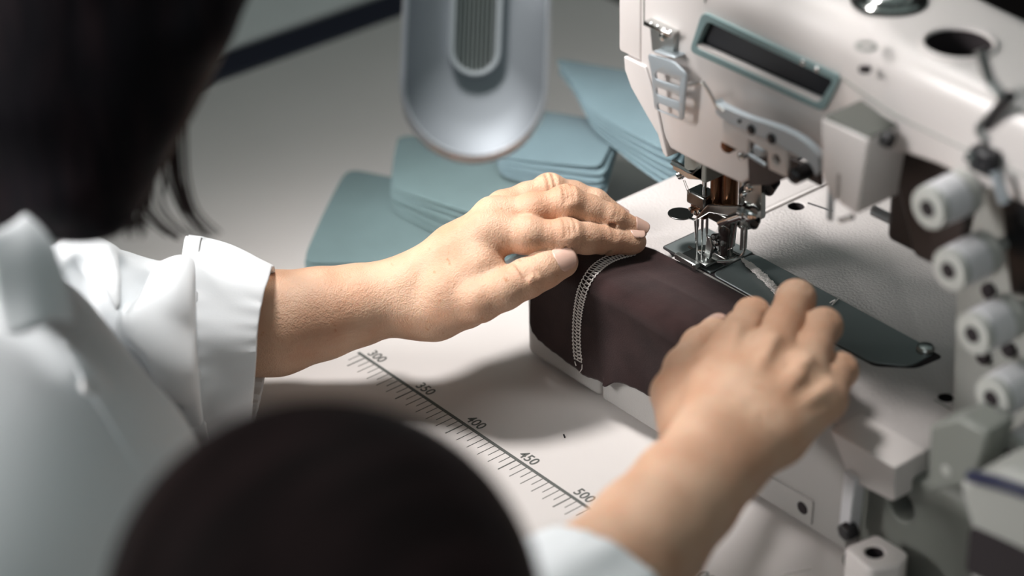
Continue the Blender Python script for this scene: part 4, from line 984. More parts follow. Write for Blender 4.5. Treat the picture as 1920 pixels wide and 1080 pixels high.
# ---- left hand and forearm
lo = np.array([-0.235, -0.235, 0.012]); hi = np.array([0.045, 0.165, 0.150])
def left_arm():
    P = Field(lo, hi, VOX); fs = []
    elbow = (np.array([-0.215, -0.205, 0.052]), 0.040)
    f1 = J(515, 606, 0.060, 0.0325); f2 = J(600, 588, 0.065, 0.0285); f3 = J(670, 572, 0.068, 0.0250); wr = J(735, 556, 0.072, 0.0222)
    chain(P, [elbow, f1, f2, f3, wr], 0.006)
    mi = J(922, 436, 0.1165, 0.0128); mm = J(934, 408, 0.119, 0.0118); mr = J(956, 392, 0.112, 0.0108); mpk = J(968, 396, 0.099, 0.0095)
    w1 = J(765, 542, 0.0775, 0.0215)
    chain(P, [wr, w1], 0.006)
    for mc, rr in ((mi, 0.0175), (mm, 0.0165), (mr, 0.0155), (mpk, 0.014)):
        mid = (w1[0] * 0.45 + mc[0] * 0.55, rr * 0.93)
        chain(P, [(w1[0], rr), mid, mc], 0.007)
    # heel of the hand and thenar mass
    P.cone(J(790, 575, 0.068, 0)[0], J(868, 560, 0.078, 0)[0], 0.0190, 0.0190, 0.009)
    P.cone(J(745, 572, 0.068, 0)[0], J(815, 590, 0.066, 0)[0], 0.0170, 0.0160, 0.009)
    P.cone(J(850, 540, 0.088, 0)[0], J(905, 495, 0.102, 0)[0], 0.0170, 0.0125, 0.008)
    P.cone(J(880, 520, 0.092, 0)[0], J(925, 512, 0.098, 0)[0], 0.0120, 0.0070, 0.006)
    # knuckle domes and tendons on the back
    for mc, up in ((mi, 0.0045), (mm, 0.0042), (mr, 0.0030)):
        P.ell(mc[0] + np.array([-0.003, -0.004, up]), (0.0095, 0.0095, 0.0085), 0.005)
        a = mc[0] + np.array([-0.004, -0.005, mc[1] - 0.0032]); b = w1[0] + np.array([0, 0, 0.0165])
        P.cone(a, a * 0.45 + b * 0.55, 0.0028, 0.0022, 0.0045)
    P.ell(J(700, 520, 0.074, 0)[0], (0.010, 0.010, 0.008), 0.006)       # ulna head
    # fingers
    def finger(js, k=0.0035, bumps=True):
        F = Field(lo, hi, VOX); chain(F, js, k)
        if bumps:
            for (p, r), sgn in zip(js[1:-1], (1, 0.8)):
                F.ell(p + np.array([0, 0, r * 0.22]), (r * 1.06, r * 1.06, r * 0.92), 0.003)
        # fingertip pad
        p, r = js[-1]; q = js[-2][0]; d = (p - q) / np.linalg.norm(p - q)
        F.ell(p - d * 0.004 - np.array([0, 0, r * 0.25]), (r * 1.02, r * 1.02, r * 0.85), 0.003)
        return F
    idx = [mi, J(990, 443, 0.1165, 0.0113), J(1062, 444, 0.1150, 0.0106), J(1100, 447, 0.1105, 0.0097), J(1140, 450, 0.1045, 0.0094), J(1190, 453, 0.1000, 0.0076)]
    mid = [mm, J(1000, 396, 0.1235, 0.0108), J(1062, 382, 0.1270, 0.0108), J(1105, 394, 0.1210, 0.0096), J(1146, 410, 0.1145, 0.0092), J(1193, 432, 0.1035, 0.0072)]
    rng = [mr, J(990, 374, 0.1150, 0.0100), J(1030, 357, 0.1190, 0.0098), J(1075, 366, 0.114, 0.0090), J(1115, 380, 0.1090, 0.0088), J(1160, 407, 0.0995, 0.0070)]
    pnk = [mpk, J(1015, 380, 0.1050, 0.0088), J(1060, 386, 0.1020, 0.0082), J(1105, 400, 0.0985, 0.0068)]
    thm = [J(815, 572, 0.073, 0.0165), J(898, 562, 0.0865, 0.0140), J(945, 545, 0.0930, 0.0120), J(988, 523, 0.0970, 0.0118), J(1020, 507, 0.1005, 0.0112), J(1054, 491, 0.1025, 0.0103)]
    for js in (idx, mid, rng, pnk): fs.append(finger(js).g)
    T = Field(lo, hi, VOX); chain(T, thm, 0.004)
    T.ell(thm[3][0] + np.array([0.0, -0.001, 0.002]), (0.0122, 0.0122, 0.0115), 0.003)
    fs.append(T.g)
    P.g = smin_merge(P.g, fs, 0.0075, 0.0012)
    # creases: knuckle folds and web line
    def crease(pts, r=0.0008, k=0.0016):
        c_ = spline(pts, 10)
        for a, b in zip(c_, c_[1:]): P.cone(a, b, r, r, k, mode='sub')
    def ringc(p, d, r, up, a0, a1, rr=0.0006, k=0.0014):
        d = Vector(d).normalized(); u_ = Vector(up); u_ = (u_ - d * u_.dot(d)).normalized(); v_ = d.cross(u_)
        pts = [np.array(Vector(p) + (u_ * math.cos(math.radians(t)) + v_ * math.sin(math.radians(t))) * r) for t in np.linspace(a0, a1, 7)]
        for a, b in zip(pts, pts[1:]): P.cone(a, b, rr, rr, k, mode='sub')
    tc_ = BK
    for js, i, offs in ((idx, 2, (-0.0032, 0.0, 0.0034)), (idx, 4, (-0.0012, 0.0014)), (mid, 2, (-0.0028, 0.0, 0.003)), (mid, 4, (-0.0016, 0.0014)), (thm, 3, (-0.0034, -0.001, 0.0014, 0.004)), (rng, 2, (-0.002, 0.002))):
        p, r = js[i]; d = js[i + 1][0] - js[i - 1][0]; d = d / np.linalg.norm(d)
        for k_, o_ in enumerate(offs): ringc(p + d * o_, d, r * 1.165 if js is not thm else r * 1.10, (0.25, -0.25, 1), -38 + 6 * (k_ % 2), 40 - 5 * (k_ % 3), 0.0005, 0.0022)
    # flexion creases low on the index
    for i in (2, 4):
        p, r = idx[i]; d = idx[i + 1][0] - idx[i - 1][0]; ringc(p - np.array([0.001, 0.0015, 0]), d, r * 0.99, (0.5, -0.8, -0.6), -30, 45, 0.0007, 0.002)
    # wrist folds
    for o_ in (-0.003, 0.003, 0.008):
        d = w1[0] - f3[0]; d = d / np.linalg.norm(d); ringc(wr[0] + d * o_, d, wr[1] * 1.0, (0.5, -0.5, 0.9), -45, 40, 0.0005, 0.002)
    nail(idx[4][0], idx[5][0], 0.0081, (0.05, 0.25, 1.0), 0.0105, 50, back=0.0050)
    nail(mid[4][0], mid[5][0], 0.0079, (0.35, 0.0, 1.0), 0.0110, 52, back=0.0052)
    nail(rng[4][0], rng[5][0], 0.0071, (0.2, 0.1, 1.0), 0.0100, 50, back=0.0040)
    nail(pnk[2][0], pnk[3][0], 0.0069, (0.1, 0.2, 1.0), 0.0090, 50, back=0.0040)
    nail(thm[4][0], thm[5][0], 0.0109, (0.62, -0.30, 0.75), 0.0140, 48, back=0.0064)
    V, F_ = P.mesh(); return relax(V, F_, 2, 0.5), F_
# ---- right hand and forearm
lo2 = np.array([0.125, -0.29, 0.045]); hi2 = np.array([0.325, 0.150, 0.185])
def right_arm():
    P = Field(lo2, hi2, 0.00095); fs = []
    V3 = lambda x, y, z: np.array([x, y, z], float)
    wr = J(1338, 862, 0.130, 0.0225)
    e1 = J(1285, 925, 0.124, 0.0245); e2 = J(1215, 1005, 0.116, 0.0285); e3 = J(1130, 1100, 0.106, 0.0325)
    el = (e3[0] + (e3[0] - e2[0]) * 3.2, 0.040)
    el = (V3(0.255, -0.255, 0.085), 0.040)
    n_ = (0.45, 0.25, 0.9)
    sd = (e1[0] - wr[0]); side = np.cross(sd / np.linalg.norm(sd), np.array(n_) / np.linalg.norm(n_)); side = side / np.linalg.norm(side)
    for s_, f_ in ((1, 0.0072), (-1, 0.0072)):
        chain(P, [(el[0], el[1]), (e3[0] + side * s_ * 0.002, 0.031), (e2[0] + side * s_ * 0.004, 0.0262), (e1[0] + side * s_ * 0.006, 0.0218), (wr[0] + side * s_ * 0.0068, 0.0195)], 0.010)
    mi = J(1376, 648, 0.1370, 0.0130); mm = J(1446, 664, 0.1435, 0.0126); mr = J(1508, 702, 0.1400, 0.0118); mpk = J(1548, 750, 0.1310, 0.0108)
    mids = []
    for i_, (mc, rr) in enumerate(((mi, 0.0160), (mm, 0.0165), (mr, 0.0155), (mpk, 0.0150))):
        b = wr[0] + side * (0.009 - 0.006 * i_) * (1 if np.dot(side, mi[0] - mpk[0]) > 0 else -1)
        mid = (b * 0.5 + mc[0] * 0.5, rr)
        chain(P, [(b, 0.0165), mid, mc], 0.010)
        # knuckle dome + tendon
        P.ell(mc[0] + V3(0.001, -0.003, 0.0042), (0.0088, 0.0088, 0.0080), 0.005)
        up = V3(0.35, 0.05, 0.93)
        a = mc[0] + up * (mc[1] - 0.0002) + V3(0, -0.003, 0.001); bb = b + up * 0.0152
        P.cone(a, a * 0.30 + bb * 0.70, 0.0034, 0.0022, 0.0030)
        if i_ in (1, 2): P.cone(a + V3(0.006, -0.010, -0.001), bb * 0.6 + a * 0.4 + V3(0.004, 0, 0), 0.0018, 0.0016, 0.0025)
    # veins
    def vein(pts, h=0.0015, r=0.0012):
        for a, b in zip(pts, pts[1:]): P.cone(a, b, r, r, 0.003)
    def finger(js, k=0.0035, b=True):
        F = Field(lo2, hi2, 0.00095); chain(F, js, k)
        if b:
            p, r = js[2]; F.ell(p + V3(0.001, 0.001, 0.0012), (r * 1.06, r * 1.06, r * 1.0), 0.003)
        return F
    def curl(mc, pip, r1, r2, r3, dx=-0.013):
        a, ra = mc; p = pip
        m_ = a * 0.5 + p * 0.5 + V3(0, 0, 0.001)
        dip = p + V3(dx, 0.008, -0.0235); tip = dip + V3(dx * 0.6, -0.001, -0.0155)
        tip[2] = max(tip[2], ZB + 0.0044 + r3)
        return [mc, (m_, (ra + r1) / 2 * 0.96), (p, r1), (p * 0.5 + dip * 0.5, r2), (dip, r2), (tip, r3)]
    idx = curl(mi, J(1408, 592, 0.1300, 0)[0], 0.0098, 0.0090, 0.0076, -0.010)
    mid = curl(mm, J(1490, 562, 0.1400, 0)[0], 0.0106, 0.0092, 0.0078)
    rng = curl(mr, J(1541, 614, 0.1360, 0)[0], 0.0102, 0.0092, 0.0074)
    pnk = curl(mpk, J(1571, 697, 0.1250, 0)[0], 0.0098, 0.0086, 0.0070)
    for js in (idx, mid, rng, pnk): fs.append(finger(js).g)
    thm = [J(1290, 800, 0.119, 0.0170), J(1264, 738, 0.1180, 0.0130), J(1284, 690, 0.1180, 0.0118), J(1314, 650, 0.1170, 0.0114), J(1345, 622, 0.1100, 0.0100)]
    T = Field(lo2, hi2, 0.00095); chain(T, thm, 0.004); fs.append(T.g)
    P.cone(J(1300, 790, 0.120, 0)[0], J(1330, 700, 0.126, 0)[0], 0.0150, 0.0130, 0.010)
    P.g = smin_merge(P.g, fs, 0.0075, 0.0012)
    def ringc(p, d, r, up, a0, a1, rr=0.0005, k=0.0014):
        d = Vector(d).normalized(); u_ = Vector(up); u_ = (u_ - d * u_.dot(d)).normalized(); v_ = d.cross(u_)
        pts = [np.array(Vector(p) + (u_ * math.cos(math.radians(t)) + v_ * math.sin(math.radians(t))) * r) for t in np.linspace(a0, a1, 7)]
        for a, b in zip(pts, pts[1:]): P.cone(a, b, rr, rr, k, mode='sub')
    for js in (idx, mid, rng, pnk):
        p, r = js[2]; d = js[2][0] - js[1][0]
        for o_ in (-0.0035, 0.0, 0.003): ringc(p + d / np.linalg.norm(d) * o_, d, r * 1.08, (0.3, 0, 1), -35, 35, 0.00035, 0.0012)
    for js, r in ((idx, 0.0077), (mid, 0.0079), (rng, 0.0075), (pnk, 0.0069)):
        nail(js[4][0], js[5][0], r, (-0.3, 1.0, 0.2), 0.0100, 50, back=0.0045)
    nail(thm[3][0], thm[4][0], 0.0101, (-0.6, 0.4, 0.6), 0.012, 50, back=0.0060)
    V, F_ = P.mesh(); return relax(V, F_, 2, 0.5), F_

def v(*a): return np.array(a, float)
HP = D(30, -40, 1.24)                       # head of the woman sewing
SH_L = v(-0.235, -0.40, 0.155); SH_R = D(-160, 1330, 1.24)
SH_R = v(0.085, -0.455, 0.10)
def core():
    """neck, head, torso, hips and legs inside the clothes, coarse"""
    F = Field((-0.42, -1.05, -0.76), (0.35, -0.08, 0.52), 0.006)
    ch = (SH_L + SH_R) / 2
    F.cone(ch + v(0, -0.02, 0.02), HP + v(-0.05, -0.08, -0.07), 0.055, 0.048, 0.02)          # neck
    R_ = None
    F.ell(HP, (0.072, 0.088, 0.098), 0.015)
    fw = v(0.10, 0.62, -0.78); fw /= np.linalg.norm(fw); sd_ = v(1, -0.15, 0.0); sd_ -= fw * (sd_ @ fw); sd_ /= np.linalg.norm(sd_); upv = np.cross(sd_, fw)
    F.ell(HP + fw * 0.035 - upv * 0.055, (0.045, 0.045, 0.045), 0.02)                       # jaw
    F.cone(HP + fw * 0.085 + upv * 0.005, HP + fw * 0.104 - upv * 0.022, 0.007, 0.011, 0.008)   # nose
    for s_ in (-1, 1):
        F.ell(HP + sd_ * 0.074 * s_ - upv * 0.01, (0.012, 0.018, 0.026), 0.006)              # ears
        F.ell(HP + sd_ * 0.030 * s_ + fw * 0.088 + upv * 0.008, (0.012, 0.011, 0.011), 0.004, mode='sub')
        F.ell(HP + sd_ * 0.030 * s_ + fw * 0.080 + upv * 0.008, (0.011, 0.011, 0.011), 0.002)
    F.cone(HP + fw * 0.084 - upv * 0.052 - sd_ * 0.018, HP + fw * 0.084 - upv * 0.052 + sd_ * 0.018, 0.005, 0.005, 0.004)  # lips
    F.cone(SH_L, SH_R, 0.048, 0.048, 0.04)
    hip = v(-0.06, -0.78, -0.18)
    F.cone(ch + v(0, -0.03, -0.05), hip * 0.5 + ch * 0.5, 0.10, 0.10, 0.06); F.cone(hip * 0.5 + ch * 0.5, hip, 0.10, 0.12, 0.05)
    for s_ in (-0.085, 0.085):
        k_ = hip + v(s_ + 0.02, 0.06, -0.28); F.cone(hip + v(s_, 0, -0.03), k_, 0.080, 0.052, 0.03); F.cone(k_, v(k_[0], k_[1] - 0.05, -0.69), 0.05, 0.036, 0.02)
        F.cone(v(k_[0], k_[1] - 0.05, -0.712), v(k_[0] + 0.02, k_[1] + 0.07, -0.72), 0.036, 0.028, 0.02)
    F.cone(SH_L, v(-0.2255, -0.205, 0.052), 0.044, 0.038, 0.03)
    F.cone(SH_R, v(0.255, -0.255, 0.085), 0.044, 0.038, 0.03)
    V, F_ = F.mesh(); return relax(V, F_, 3), F_
parts_ = [left_arm(), right_arm(), core()]
VV = []; FF = []; off = 0
for V_, F_ in parts_:
    VV.append(V_); FF.append(F_ + off); off += len(V_)
person = np_mesh('person', np.concatenate(VV), np.concatenate(FF), 'skin')
tag(person, 'person with long dark hair in a white shirt with rolled cuffs guiding brown cloth', 'person')
for bm, m in NAILS:
    o = build('fingernail', bm, m, person); s_ = o.modifiers.new('thick', 'SOLIDIFY'); s_.thickness = 0.0005; s_.offset = -1

# ---- shirt body of the woman sewing (left edge of the picture) and right sleeve
def shirt_core():
    F = Field((-0.45, -1.0, -0.25), (0.36, 0.02, 0.36), 0.0045)
    ch = (SH_L + SH_R) / 2
    DD = 1.32
    # front of the torso seen in the picture, given as discs of the outline
    def B(px, py, d, rp): return D(px, py, d), rp * d / FPX
    seq = [B(-120, 640, 1.36, 225), B(-60, 800, 1.33, 290), B(-20, 960, 1.29, 330), B(-60, 1180, 1.24, 380)]
    for (a, ra), (b, rb) in zip(seq, seq[1:]): F.cone(a, b, ra, rb, 0.03)
    a, ra = B(60, 640, 1.34, 110); b, rb = B(210, 860, 1.30, 110); c, rc = B(225, 1010, 1.27, 95)
    F.cone(a, b, ra, rb, 0.02); F.cone(b, c, rb, rc, 0.02)
    hip = v(-0.06, -0.78, -0.14)
    F.cone(seq[3][0], hip, 0.13, 0.14, 0.06); F.cone(SH_L, SH_R, 0.066, 0.066, 0.04)
    F.cone(SH_L, v(-0.2255, -0.235, 0.065), 0.062, 0.055, 0.03)
    # right sleeve
    e = v(0.255, -0.255, 0.085); k_ = D(1118, 1078, 1.245)
    F.cone(SH_R, e, 0.066, 0.056, 0.03); 
    # folds
    for i, (p, q, r) in enumerate((((20, 560), (150, 700), 16), ((40, 700), (180, 900), 20), ((-10, 860), (120, 1040), 18), ((120, 760), (215, 930), 12))):
        a = D(*p, 1.255); b = D(*q, 1.225); F.cone(a, b, r * 1.3 / FPX, r * 1.3 / FPX, 0.02)
    V, F_ = F.mesh(); return relax(V, F_, 3), F_
V_, F_ = shirt_core(); shirt = np_mesh('shirt', V_, F_, 'shirt', person)
# collar point rising over the shoulder
def sheet(name, rows, m, parent, th=0.0012, sub=True):
    bm = bmesh.new(); Gd = [[bm.verts.new(p) for p in r] for r in rows]
    for A, B in zip(Gd, Gd[1:]):
        for k in range(len(A) - 1): bm.faces.new([A[k], A[k + 1], B[k + 1], B[k]])
    o = build(name, bm, m, parent)
    if sub: q = o.modifiers.new('sub', 'SUBSURF'); q.levels = 2; q.render_levels = 2
    s_ = o.modifiers.new('thick', 'SOLIDIFY'); s_.thickness = th; s_.offset = 0
    return o
dd = 1.175
sheet('collar', [[D(-30, 440, dd - 0.01), D(20, 425, dd), D(46, 400, dd), D(49, 399, dd)], [D(-20, 500, dd - 0.02), D(40, 480, dd - 0.01), D(80, 440, dd), D(104, 446, dd)],
                 [D(-10, 560, dd - 0.02), D(50, 540, dd - 0.015), D(95, 520, dd - 0.005), D(122, 528, dd)], [D(0, 640, dd - 0.02), D(70, 620, dd - 0.02), D(110, 590, dd - 0.01), D(150, 620, dd)]], 'shirt', person)
# placket strip and button
def shirt_hit(px, py):
    d = Vector(ray(px, py)).normalized(); ok, loc, nr, _ = shirt.ray_cast(Vector(CAM), d); return (loc, nr) if ok else (None, None)
h, nr = shirt_hit(166, 728)
if h is not None:
    bm = bmesh.new(); lathe(bm, h, nr, [(-0.001, 0.0050), (0.0012, 0.0050), (0.0020, 0.0046), (0.0016, 0.0036), (0.0012, 0.0)], n=24); build('button', bm, 'button', person)
pts = [shirt_hit(*p)[0] for p in ((118, 640), (150, 700), (185, 760), (222, 820), (262, 880))]
pts = [p for p in pts if p is not None]
if len(pts) > 2:
    bm = bmesh.new(); tube(bm, spline(pts, 20), 0.0009, n=6); build('placket_seam', bm, 'shirt', person)

# ---- left sleeve with folds
def sleeve():
    F = Field((-0.30, -0.30, 0.0), (-0.03, -0.02, 0.19), 0.0016)
    def B(px, py, z, rp): 
        p = U(px, py, 'z', z); return p, rp * float((CAM - p) @ M[2]) / FPX
    cs = [B(60, 668, 0.070, 190), B(150, 640, 0.074, 180), B(230, 650, 0.076, 166), B(310, 655, 0.075, 150), B(368, 652, 0.075, 150)]
    for (a, ra), (b, rb) in zip(cs, cs[1:]): F.cone(a, b, ra, rb, 0.01)
    ax = cs[-1][0] - cs[0][0]; ax /= np.linalg.norm(ax)
    def pt(px, py, lift=0.0):
        # point on the near surface of the sleeve tube under this pixel
        r = ray(px, py); best = None
        for t in np.linspace(1.30, 1.62, 400):
            p = CAM + r * t
            dmin = min(np.linalg.norm(p - (a + (b - a) * np.clip(((p - a) @ (b - a)) / ((b - a) @ (b - a)), 0, 1))) - (ra + (rb - ra) * np.clip(((p - a) @ (b - a)) / ((b - a) @ (b - a)), 0, 1)) for (a, ra), (b, rb) in zip(cs, cs[1:]))
            if dmin < 0: best = p; break
        if best is None: best = CAM + r * 1.46
        return best + M[2] * lift
    def ridge(pp, r, k, mode='add', lift=0.0):
        q = spline([pt(*p, lift) for p in pp], 10)
        for i, (a, b) in enumerate(zip(q, q[1:])):
            t0 = math.sin(PI * (i + 0.5) / len(q)) * 0.5 + 0.5; F.cone(a, b, r * t0, r * t0, k, mode=mode)
    ridge([(135, 470), (190, 500), (228, 570), (222, 650)], 0.0085, 0.016, lift=-0.001)
    ridge([(150, 500), (165, 560), (200, 600)], 0.0060, 0.012, 'sub', lift=0.002)
    ridge([(238, 500), (262, 560), (272, 590), (240, 640), (205, 680)], 0.0075, 0.013, 'sub', lift=0.0035)
    ridge([(300, 520), (285, 560), (276, 585)], 0.0060, 0.012, 'sub', lift=0.004)
    ridge([(345, 505), (318, 560), (300, 620)], 0.0080, 0.016, lift=-0.001)
    ridge([(262, 605), (300, 660), (330, 720)], 0.0070, 0.018, lift=-0.001)
    ridge([(250, 680), (265, 740), (300, 770)], 0.0055, 0.014, 'sub', lift=0.0035)
    ridge([(180, 690), (230, 740), (290, 800)], 0.0070, 0.016, lift=-0.001)
    ridge([(120, 600), (160, 660), (190, 740)], 0.0065, 0.014, 'sub', lift=0.003)
    # hollow so that the arm enters an open sleeve
    axn = (cs[-1][0] - cs[-2][0]); axn /= np.linalg.norm(axn); sl, X = F.sub(F.lo, F.lo + F.n * F.v); pe = cs[-1][0] + axn * 0.004
    F.put(sl, -((X[0] - pe[0]) * axn[0] + (X[1] - pe[1]) * axn[1] + (X[2] - pe[2]) * axn[2]), 0.003, 'sub')
    V, F_ = F.mesh(); return relax(V, F_, 2), F_, cs, pt
V_, F_, SCS, spt = sleeve(); slv = np_mesh('sleeve', V_, F_, 'shirt', person)
bm = bmesh.new(); tube(bm, spline([spt(p[0], p[1], 0.0004) for p in ((285, 797), (315, 795), (345, 788), (368, 780))], 14), 0.0006, n=6); build('sleeve_seam', bm, 'shirt', person)

# ---- rolled cuffs
def cuff(name, c0, c1, ex, ey, prof0, prof1, thick=0.0016, wr=1.0, n=96, m=22):
    """open ring from centre c0 (wide rim) to c1 (hand rim); prof: function angle -> (a,b) offset along ex, ey"""
    bm = bmesh.new(); Gd = []
    ax = (c1 - c0) / np.linalg.norm(c1 - c0)
    for i in range(m + 1):
        u = i / m; row = []
        for j in range(n):
            t = 2 * PI * j / n
            a0, b0, s0 = prof0(t); a1, b1, s1 = prof1(t)
            a = a0 * (1 - u) + a1 * u; b = b0 * (1 - u) + b1 * u; s_ = s0 * (1 - u) + s1 * u
            rp = wr * 2.2 * (0.0006 * math.sin(9 * t + 2 * u) * math.sin(PI * u) + 0.00045 * math.sin(23 * t + 5 * math.sin(3 * t)) * (abs(2 * u - 1)) ** 1.5 + 0.0005 * math.sin(41 * t + 1.7) * (max(0, abs(2 * u - 1) - 0.5)))
            bul = 0.0035 * math.sin(PI * u) ** 0.8
            rr = math.hypot(a, b); k_ = (rr + rp + bul) / rr
            p = c0 * (1 - u) + c1 * u + ex * a * k_ + ey * b * k_ + ax * s_
            row.append(bm.verts.new(p))
        Gd.append(row)
    for A, B in zip(Gd, Gd[1:]):
        for k in range(n): bm.faces.new([A[k], A[(k + 1) % n], B[(k + 1) % n], B[k]])
    # inner turn at both rims
    for row, cc, du in ((Gd[0], c0, 1), (Gd[-1], c1, -1)):
        inn = []
        for q in row:
            cvec = Vector(cc); w_ = q.co - cvec; inn.append(bm.verts.new(cvec + w_ * 0.955 + Vector(ax) * 0.012 * du))
        for k in range(n): bm.faces.new([row[k], row[(k + 1) % n], inn[(k + 1) % n], inn[k]])
    o = build(name, bm, 'shirt', person); s_ = o.modifiers.new('thick', 'SOLIDIFY'); s_.thickness = thick; s_.offset = -1
    q = o.modifiers.new('sub', 'SUBSURF'); q.levels = 1; q.render_levels = 1
    return o
ey = np.array(M[1]); exx = np.array(M[2])
cA = D(362, 640, 1.520); cB = D(494, 634, 1.520)
k0 = 1.52 / FPX
def pr0(t):
    s, c = math.sin(t), math.cos(t)
    b = (200 if s > 0 else 207) * k0 * s; a = 0.060 * c
    # rim leans: top at x=348, bottom at x=372..400
    sh = (-14 if s > 0 else 6) * k0 * abs(s) + (26 * k0 if s < -0.93 else 0)
    return a, b, sh
def pr1(t):
    s, c = math.sin(t), math.cos(t)
    b = (131 if s > 0 else 158) * k0 * s; a = 0.046 * c
    sh = (24 if s > 0 else -18) * k0 * abs(s) ** 1.5 + 14 * k0 * (c > 0) * c * 0.5
    return a, b, sh
cuff('rolled_cuff', cA, cB, exx, ey, pr0, pr1)
# right cuff, bottom edge of the picture
w0 = U(1215, 1005, 'z', 0.116); w1_ = U(1130, 1100, 'z', 0.106)
dR = (w0 - w1_) / np.linalg.norm(w0 - w1_); e2_ = np.cross(dR, v(0, 0, 1)); e2_ /= np.linalg.norm(e2_); e3_ = np.cross(e2_, dR)
cR0 = w1_ - dR * 0.055; cR1 = w1_ + dR * 0.004
cuff('rolled_cuff', cR0, cR1, e2_, e3_, lambda t: (0.056 * math.cos(t), 0.050 * math.sin(t), 0.0), lambda t: (0.043 * math.cos(t), 0.039 * math.sin(t), 0.004 * math.cos(t)))

# ---- long dark hair falling over the shoulder
def hair_field(cones, ells, lo, hi, vox=0.0045):
    F = Field(lo, hi, vox)
    for a, b, r1, r2, k in cones: F.cone(a, b, r1, r2, k)
    for c, r, k in ells: F.ell(c, r, k)
    V, F_ = F.mesh(); return relax(V, F_, 3), F_
def Q(px, py, d, rp): return D(px, py, d), rp * d / FPX
cn = []
def hc(*q, k=0.02):
    for (a, ra), (b, rb) in zip(q, q[1:]): cn.append((a, b, ra, rb, k))
hc(Q(150, -80, 1.20, 280), Q(110, 120, 1.21, 230), Q(60, 290, 1.22, 140))
hc(Q(300, -90, 1.19, 190), Q(255, 60, 1.19, 150), Q(235, 200, 1.19, 92), Q(215, 310, 1.20, 60), Q(205, 400, 1.20, 38))
hc(Q(400, -60, 1.17, 80), Q(362, 40, 1.17, 66), Q(312, 130, 1.18, 44), Q(300, 200, 1.18, 22), Q(296, 260, 1.18, 9), k=0.012)
hc(Q(30, 200, 1.21, 190), Q(40, 330, 1.22, 95), Q(110, 365, 1.22, 62), k=0.02)
hc(Q(-60, 200, 1.23, 220), Q(-50, 340, 1.24, 95), k=0.02)
hc(Q(130, 220, 1.20, 160), Q(140, 330, 1.20, 90), Q(160, 392, 1.21, 40), k=0.02)
V_, F_ = hair_field(cn, [(HP, (0.094, 0.100, 0.108), 0.03)], (-0.30, -0.48, 0.10), (0.26, -0.02, 0.60)); hair = np_mesh('long_hair', V_, F_, 'hair', person)
rnd = random.Random(3)
bm = bmesh.new()
def strand(pp, d0, r=0.0009, n=18): tube(bm, spline([D(x, y, d0) for x, y in pp], n), r, n=5, r_end=0.0005)
for k in range(16):
    dx = rnd.gauss(0, 12); dy = rnd.uniform(-14, 14); dp = 1.25 + 0.03 * rnd.random()
    strand([(318 + dx, 120), (326 + dx, 200), (328 + dx, 290), (338 + dx * .8, 350 + dy), (358 + dx * .7, 400 + dy * .6), (392 + dx, 440 + dy * .5)][: (6 if k % 3 else 5)], dp)
for k in range(14):
    dx = rnd.gauss(0, 13); dy = rnd.uniform(-12, 12); dp = 1.26 + 0.03 * rnd.random()
    strand([(300 + dx, 130), (296 + dx, 220), (288 + dx, 310), (284 + dx, 375 + dy), (304 + dx, 412 + dy * .6), (345 + dx, 445 + dy * .5)][: (6 if k % 2 else 4)], dp)
for k in range(70):
    x0 = rnd.uniform(170, 275); dp = 1.20 + 0.02 * rnd.random()
    strand([(x0 + 10, 200), (x0, 300), (x0 - 6 + rnd.uniform(-6, 10), 370), (x0 - 5 + rnd.uniform(-10, 16), 405 + rnd.uniform(0, 45))], dp, 0.0014, 12)
o = build('hair_strands', bm, 'strand', person); o['kind'] = 'stuff'; o['label'] = 'loose strands at the ends of the long hair'

# ---- trousers and shoes (below the table)
def trousers():
    F = Field((-0.35, -1.05, -0.76), (0.25, -0.45, 0.0), 0.007); hip = v(-0.06, -0.78, -0.18)
    F.ell(hip, (0.17, 0.13, 0.11), 0.03)
    for s_ in (-0.085, 0.085):
        k_ = hip + v(s_ + 0.02, 0.06, -0.28); F.cone(hip + v(s_, 0, -0.03), k_, 0.092, 0.064, 0.03); F.cone(k_, v(k_[0], k_[1] - 0.05, -0.66), 0.062, 0.052, 0.02)
        F.cone(v(k_[0], k_[1] - 0.05, -0.706), v(k_[0] + 0.02, k_[1] + 0.08, -0.714), 0.043, 0.035, 0.01)
    V, F_ = F.mesh(); return relax(V, F_, 2), F_
V_, F_ = trousers(); np_mesh('trousers', V_, F_, 'trouser', person)

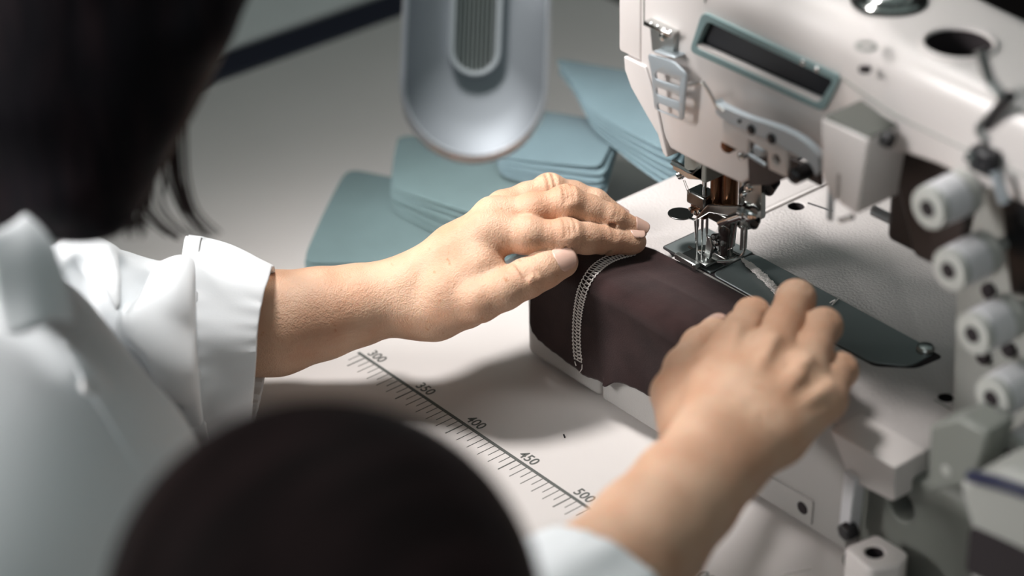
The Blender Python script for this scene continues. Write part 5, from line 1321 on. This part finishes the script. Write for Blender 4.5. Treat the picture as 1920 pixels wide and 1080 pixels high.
# ---- second person: the head in the foreground at the bottom
HC = D(614, 1165, 1.0)
def second():
    F = Field((0.1, -0.95, -0.76), (0.72, -0.18, 0.40), 0.006)
    F.ell(HC, (0.072, 0.082, 0.088), 0.02)
    f = v(-0.62, 0.55, -0.35); f /= np.linalg.norm(f)
    F.ell(HC + f * 0.05 + v(0, 0, -0.05), (0.045, 0.045, 0.05), 0.03); F.cone(HC + f * 0.085, HC + f * 0.1 + v(0, 0, -0.02), 0.007, 0.012, 0.01)
    nb = HC + v(0.04, -0.06, -0.12); F.cone(HC + v(0.01, -0.02, -0.05), nb, 0.05, 0.05, 0.02)
    hip = v(nb[0] + 0.12, nb[1] - 0.20, -0.28)
    F.cone(nb + v(-0.10, -0.08, -0.05), nb + v(0.13, 0.0, -0.05), 0.05, 0.05, 0.04); F.cone(nb + v(0.01, -0.05, -0.07), hip, 0.10, 0.12, 0.05)
    for s_ in (-0.08, 0.08):
        k_ = hip + v(s_, 0.15, -0.02); k_[1] = hip[1] + 0.05; F.cone(hip + v(s_, 0, -0.02), v(k_[0], k_[1], -0.45), 0.075, 0.055, 0.03); F.cone(v(k_[0], k_[1], -0.45), v(k_[0], k_[1] - 0.02, -0.70), 0.05, 0.04, 0.02)
        F.cone(v(k_[0], k_[1] - 0.02, -0.713), v(k_[0], k_[1] + 0.09, -0.72), 0.036, 0.03, 0.01)
    V, F_ = F.mesh(); return (relax(V, F_, 3), F_), nb, hip
(V_, F_), nb, hip2 = second()
p2 = np_mesh('person', V_, F_, 'skin'); tag(p2, 'person with dark hair seen from behind and above, head blurred at the bottom edge', 'person')
def second_hair():
    F = Field(HC - 0.16, HC + 0.16, 0.004)
    F.ell(HC + v(0.004, -0.004, 0.004), (0.091, 0.091, 0.092), 0.02)
    F.cone(HC + v(0.02, -0.03, -0.03), HC + v(0.05, -0.07, -0.10), 0.075, 0.06, 0.03)
    V, F_ = F.mesh(); return relax(V, F_, 3), F_
V_, F_ = second_hair(); np_mesh('short_hair', V_, F_, 'hair2', p2)
def second_clothes():
    F = Field((0.1, -0.95, -0.76), (0.75, -0.18, 0.30), 0.007)
    F.cone(nb + v(-0.10, -0.08, -0.06), nb + v(0.13, 0.0, -0.06), 0.062, 0.062, 0.04); F.cone(nb + v(0.01, -0.05, -0.085), hip2, 0.112, 0.135, 0.05)
    for s_ in (-0.08, 0.08):
        F.cone(hip2 + v(s_, 0, -0.02), v(hip2[0] + s_, hip2[1] + 0.05, -0.45), 0.088, 0.066, 0.03); F.cone(v(hip2[0] + s_, hip2[1] + 0.05, -0.45), v(hip2[0] + s_, hip2[1] + 0.03, -0.68), 0.064, 0.056, 0.02)
    V, F_ = F.mesh(); return relax(V, F_, 2), F_
V_, F_ = second_clothes(); np_mesh('clothes', V_, F_, 'trouser', p2)
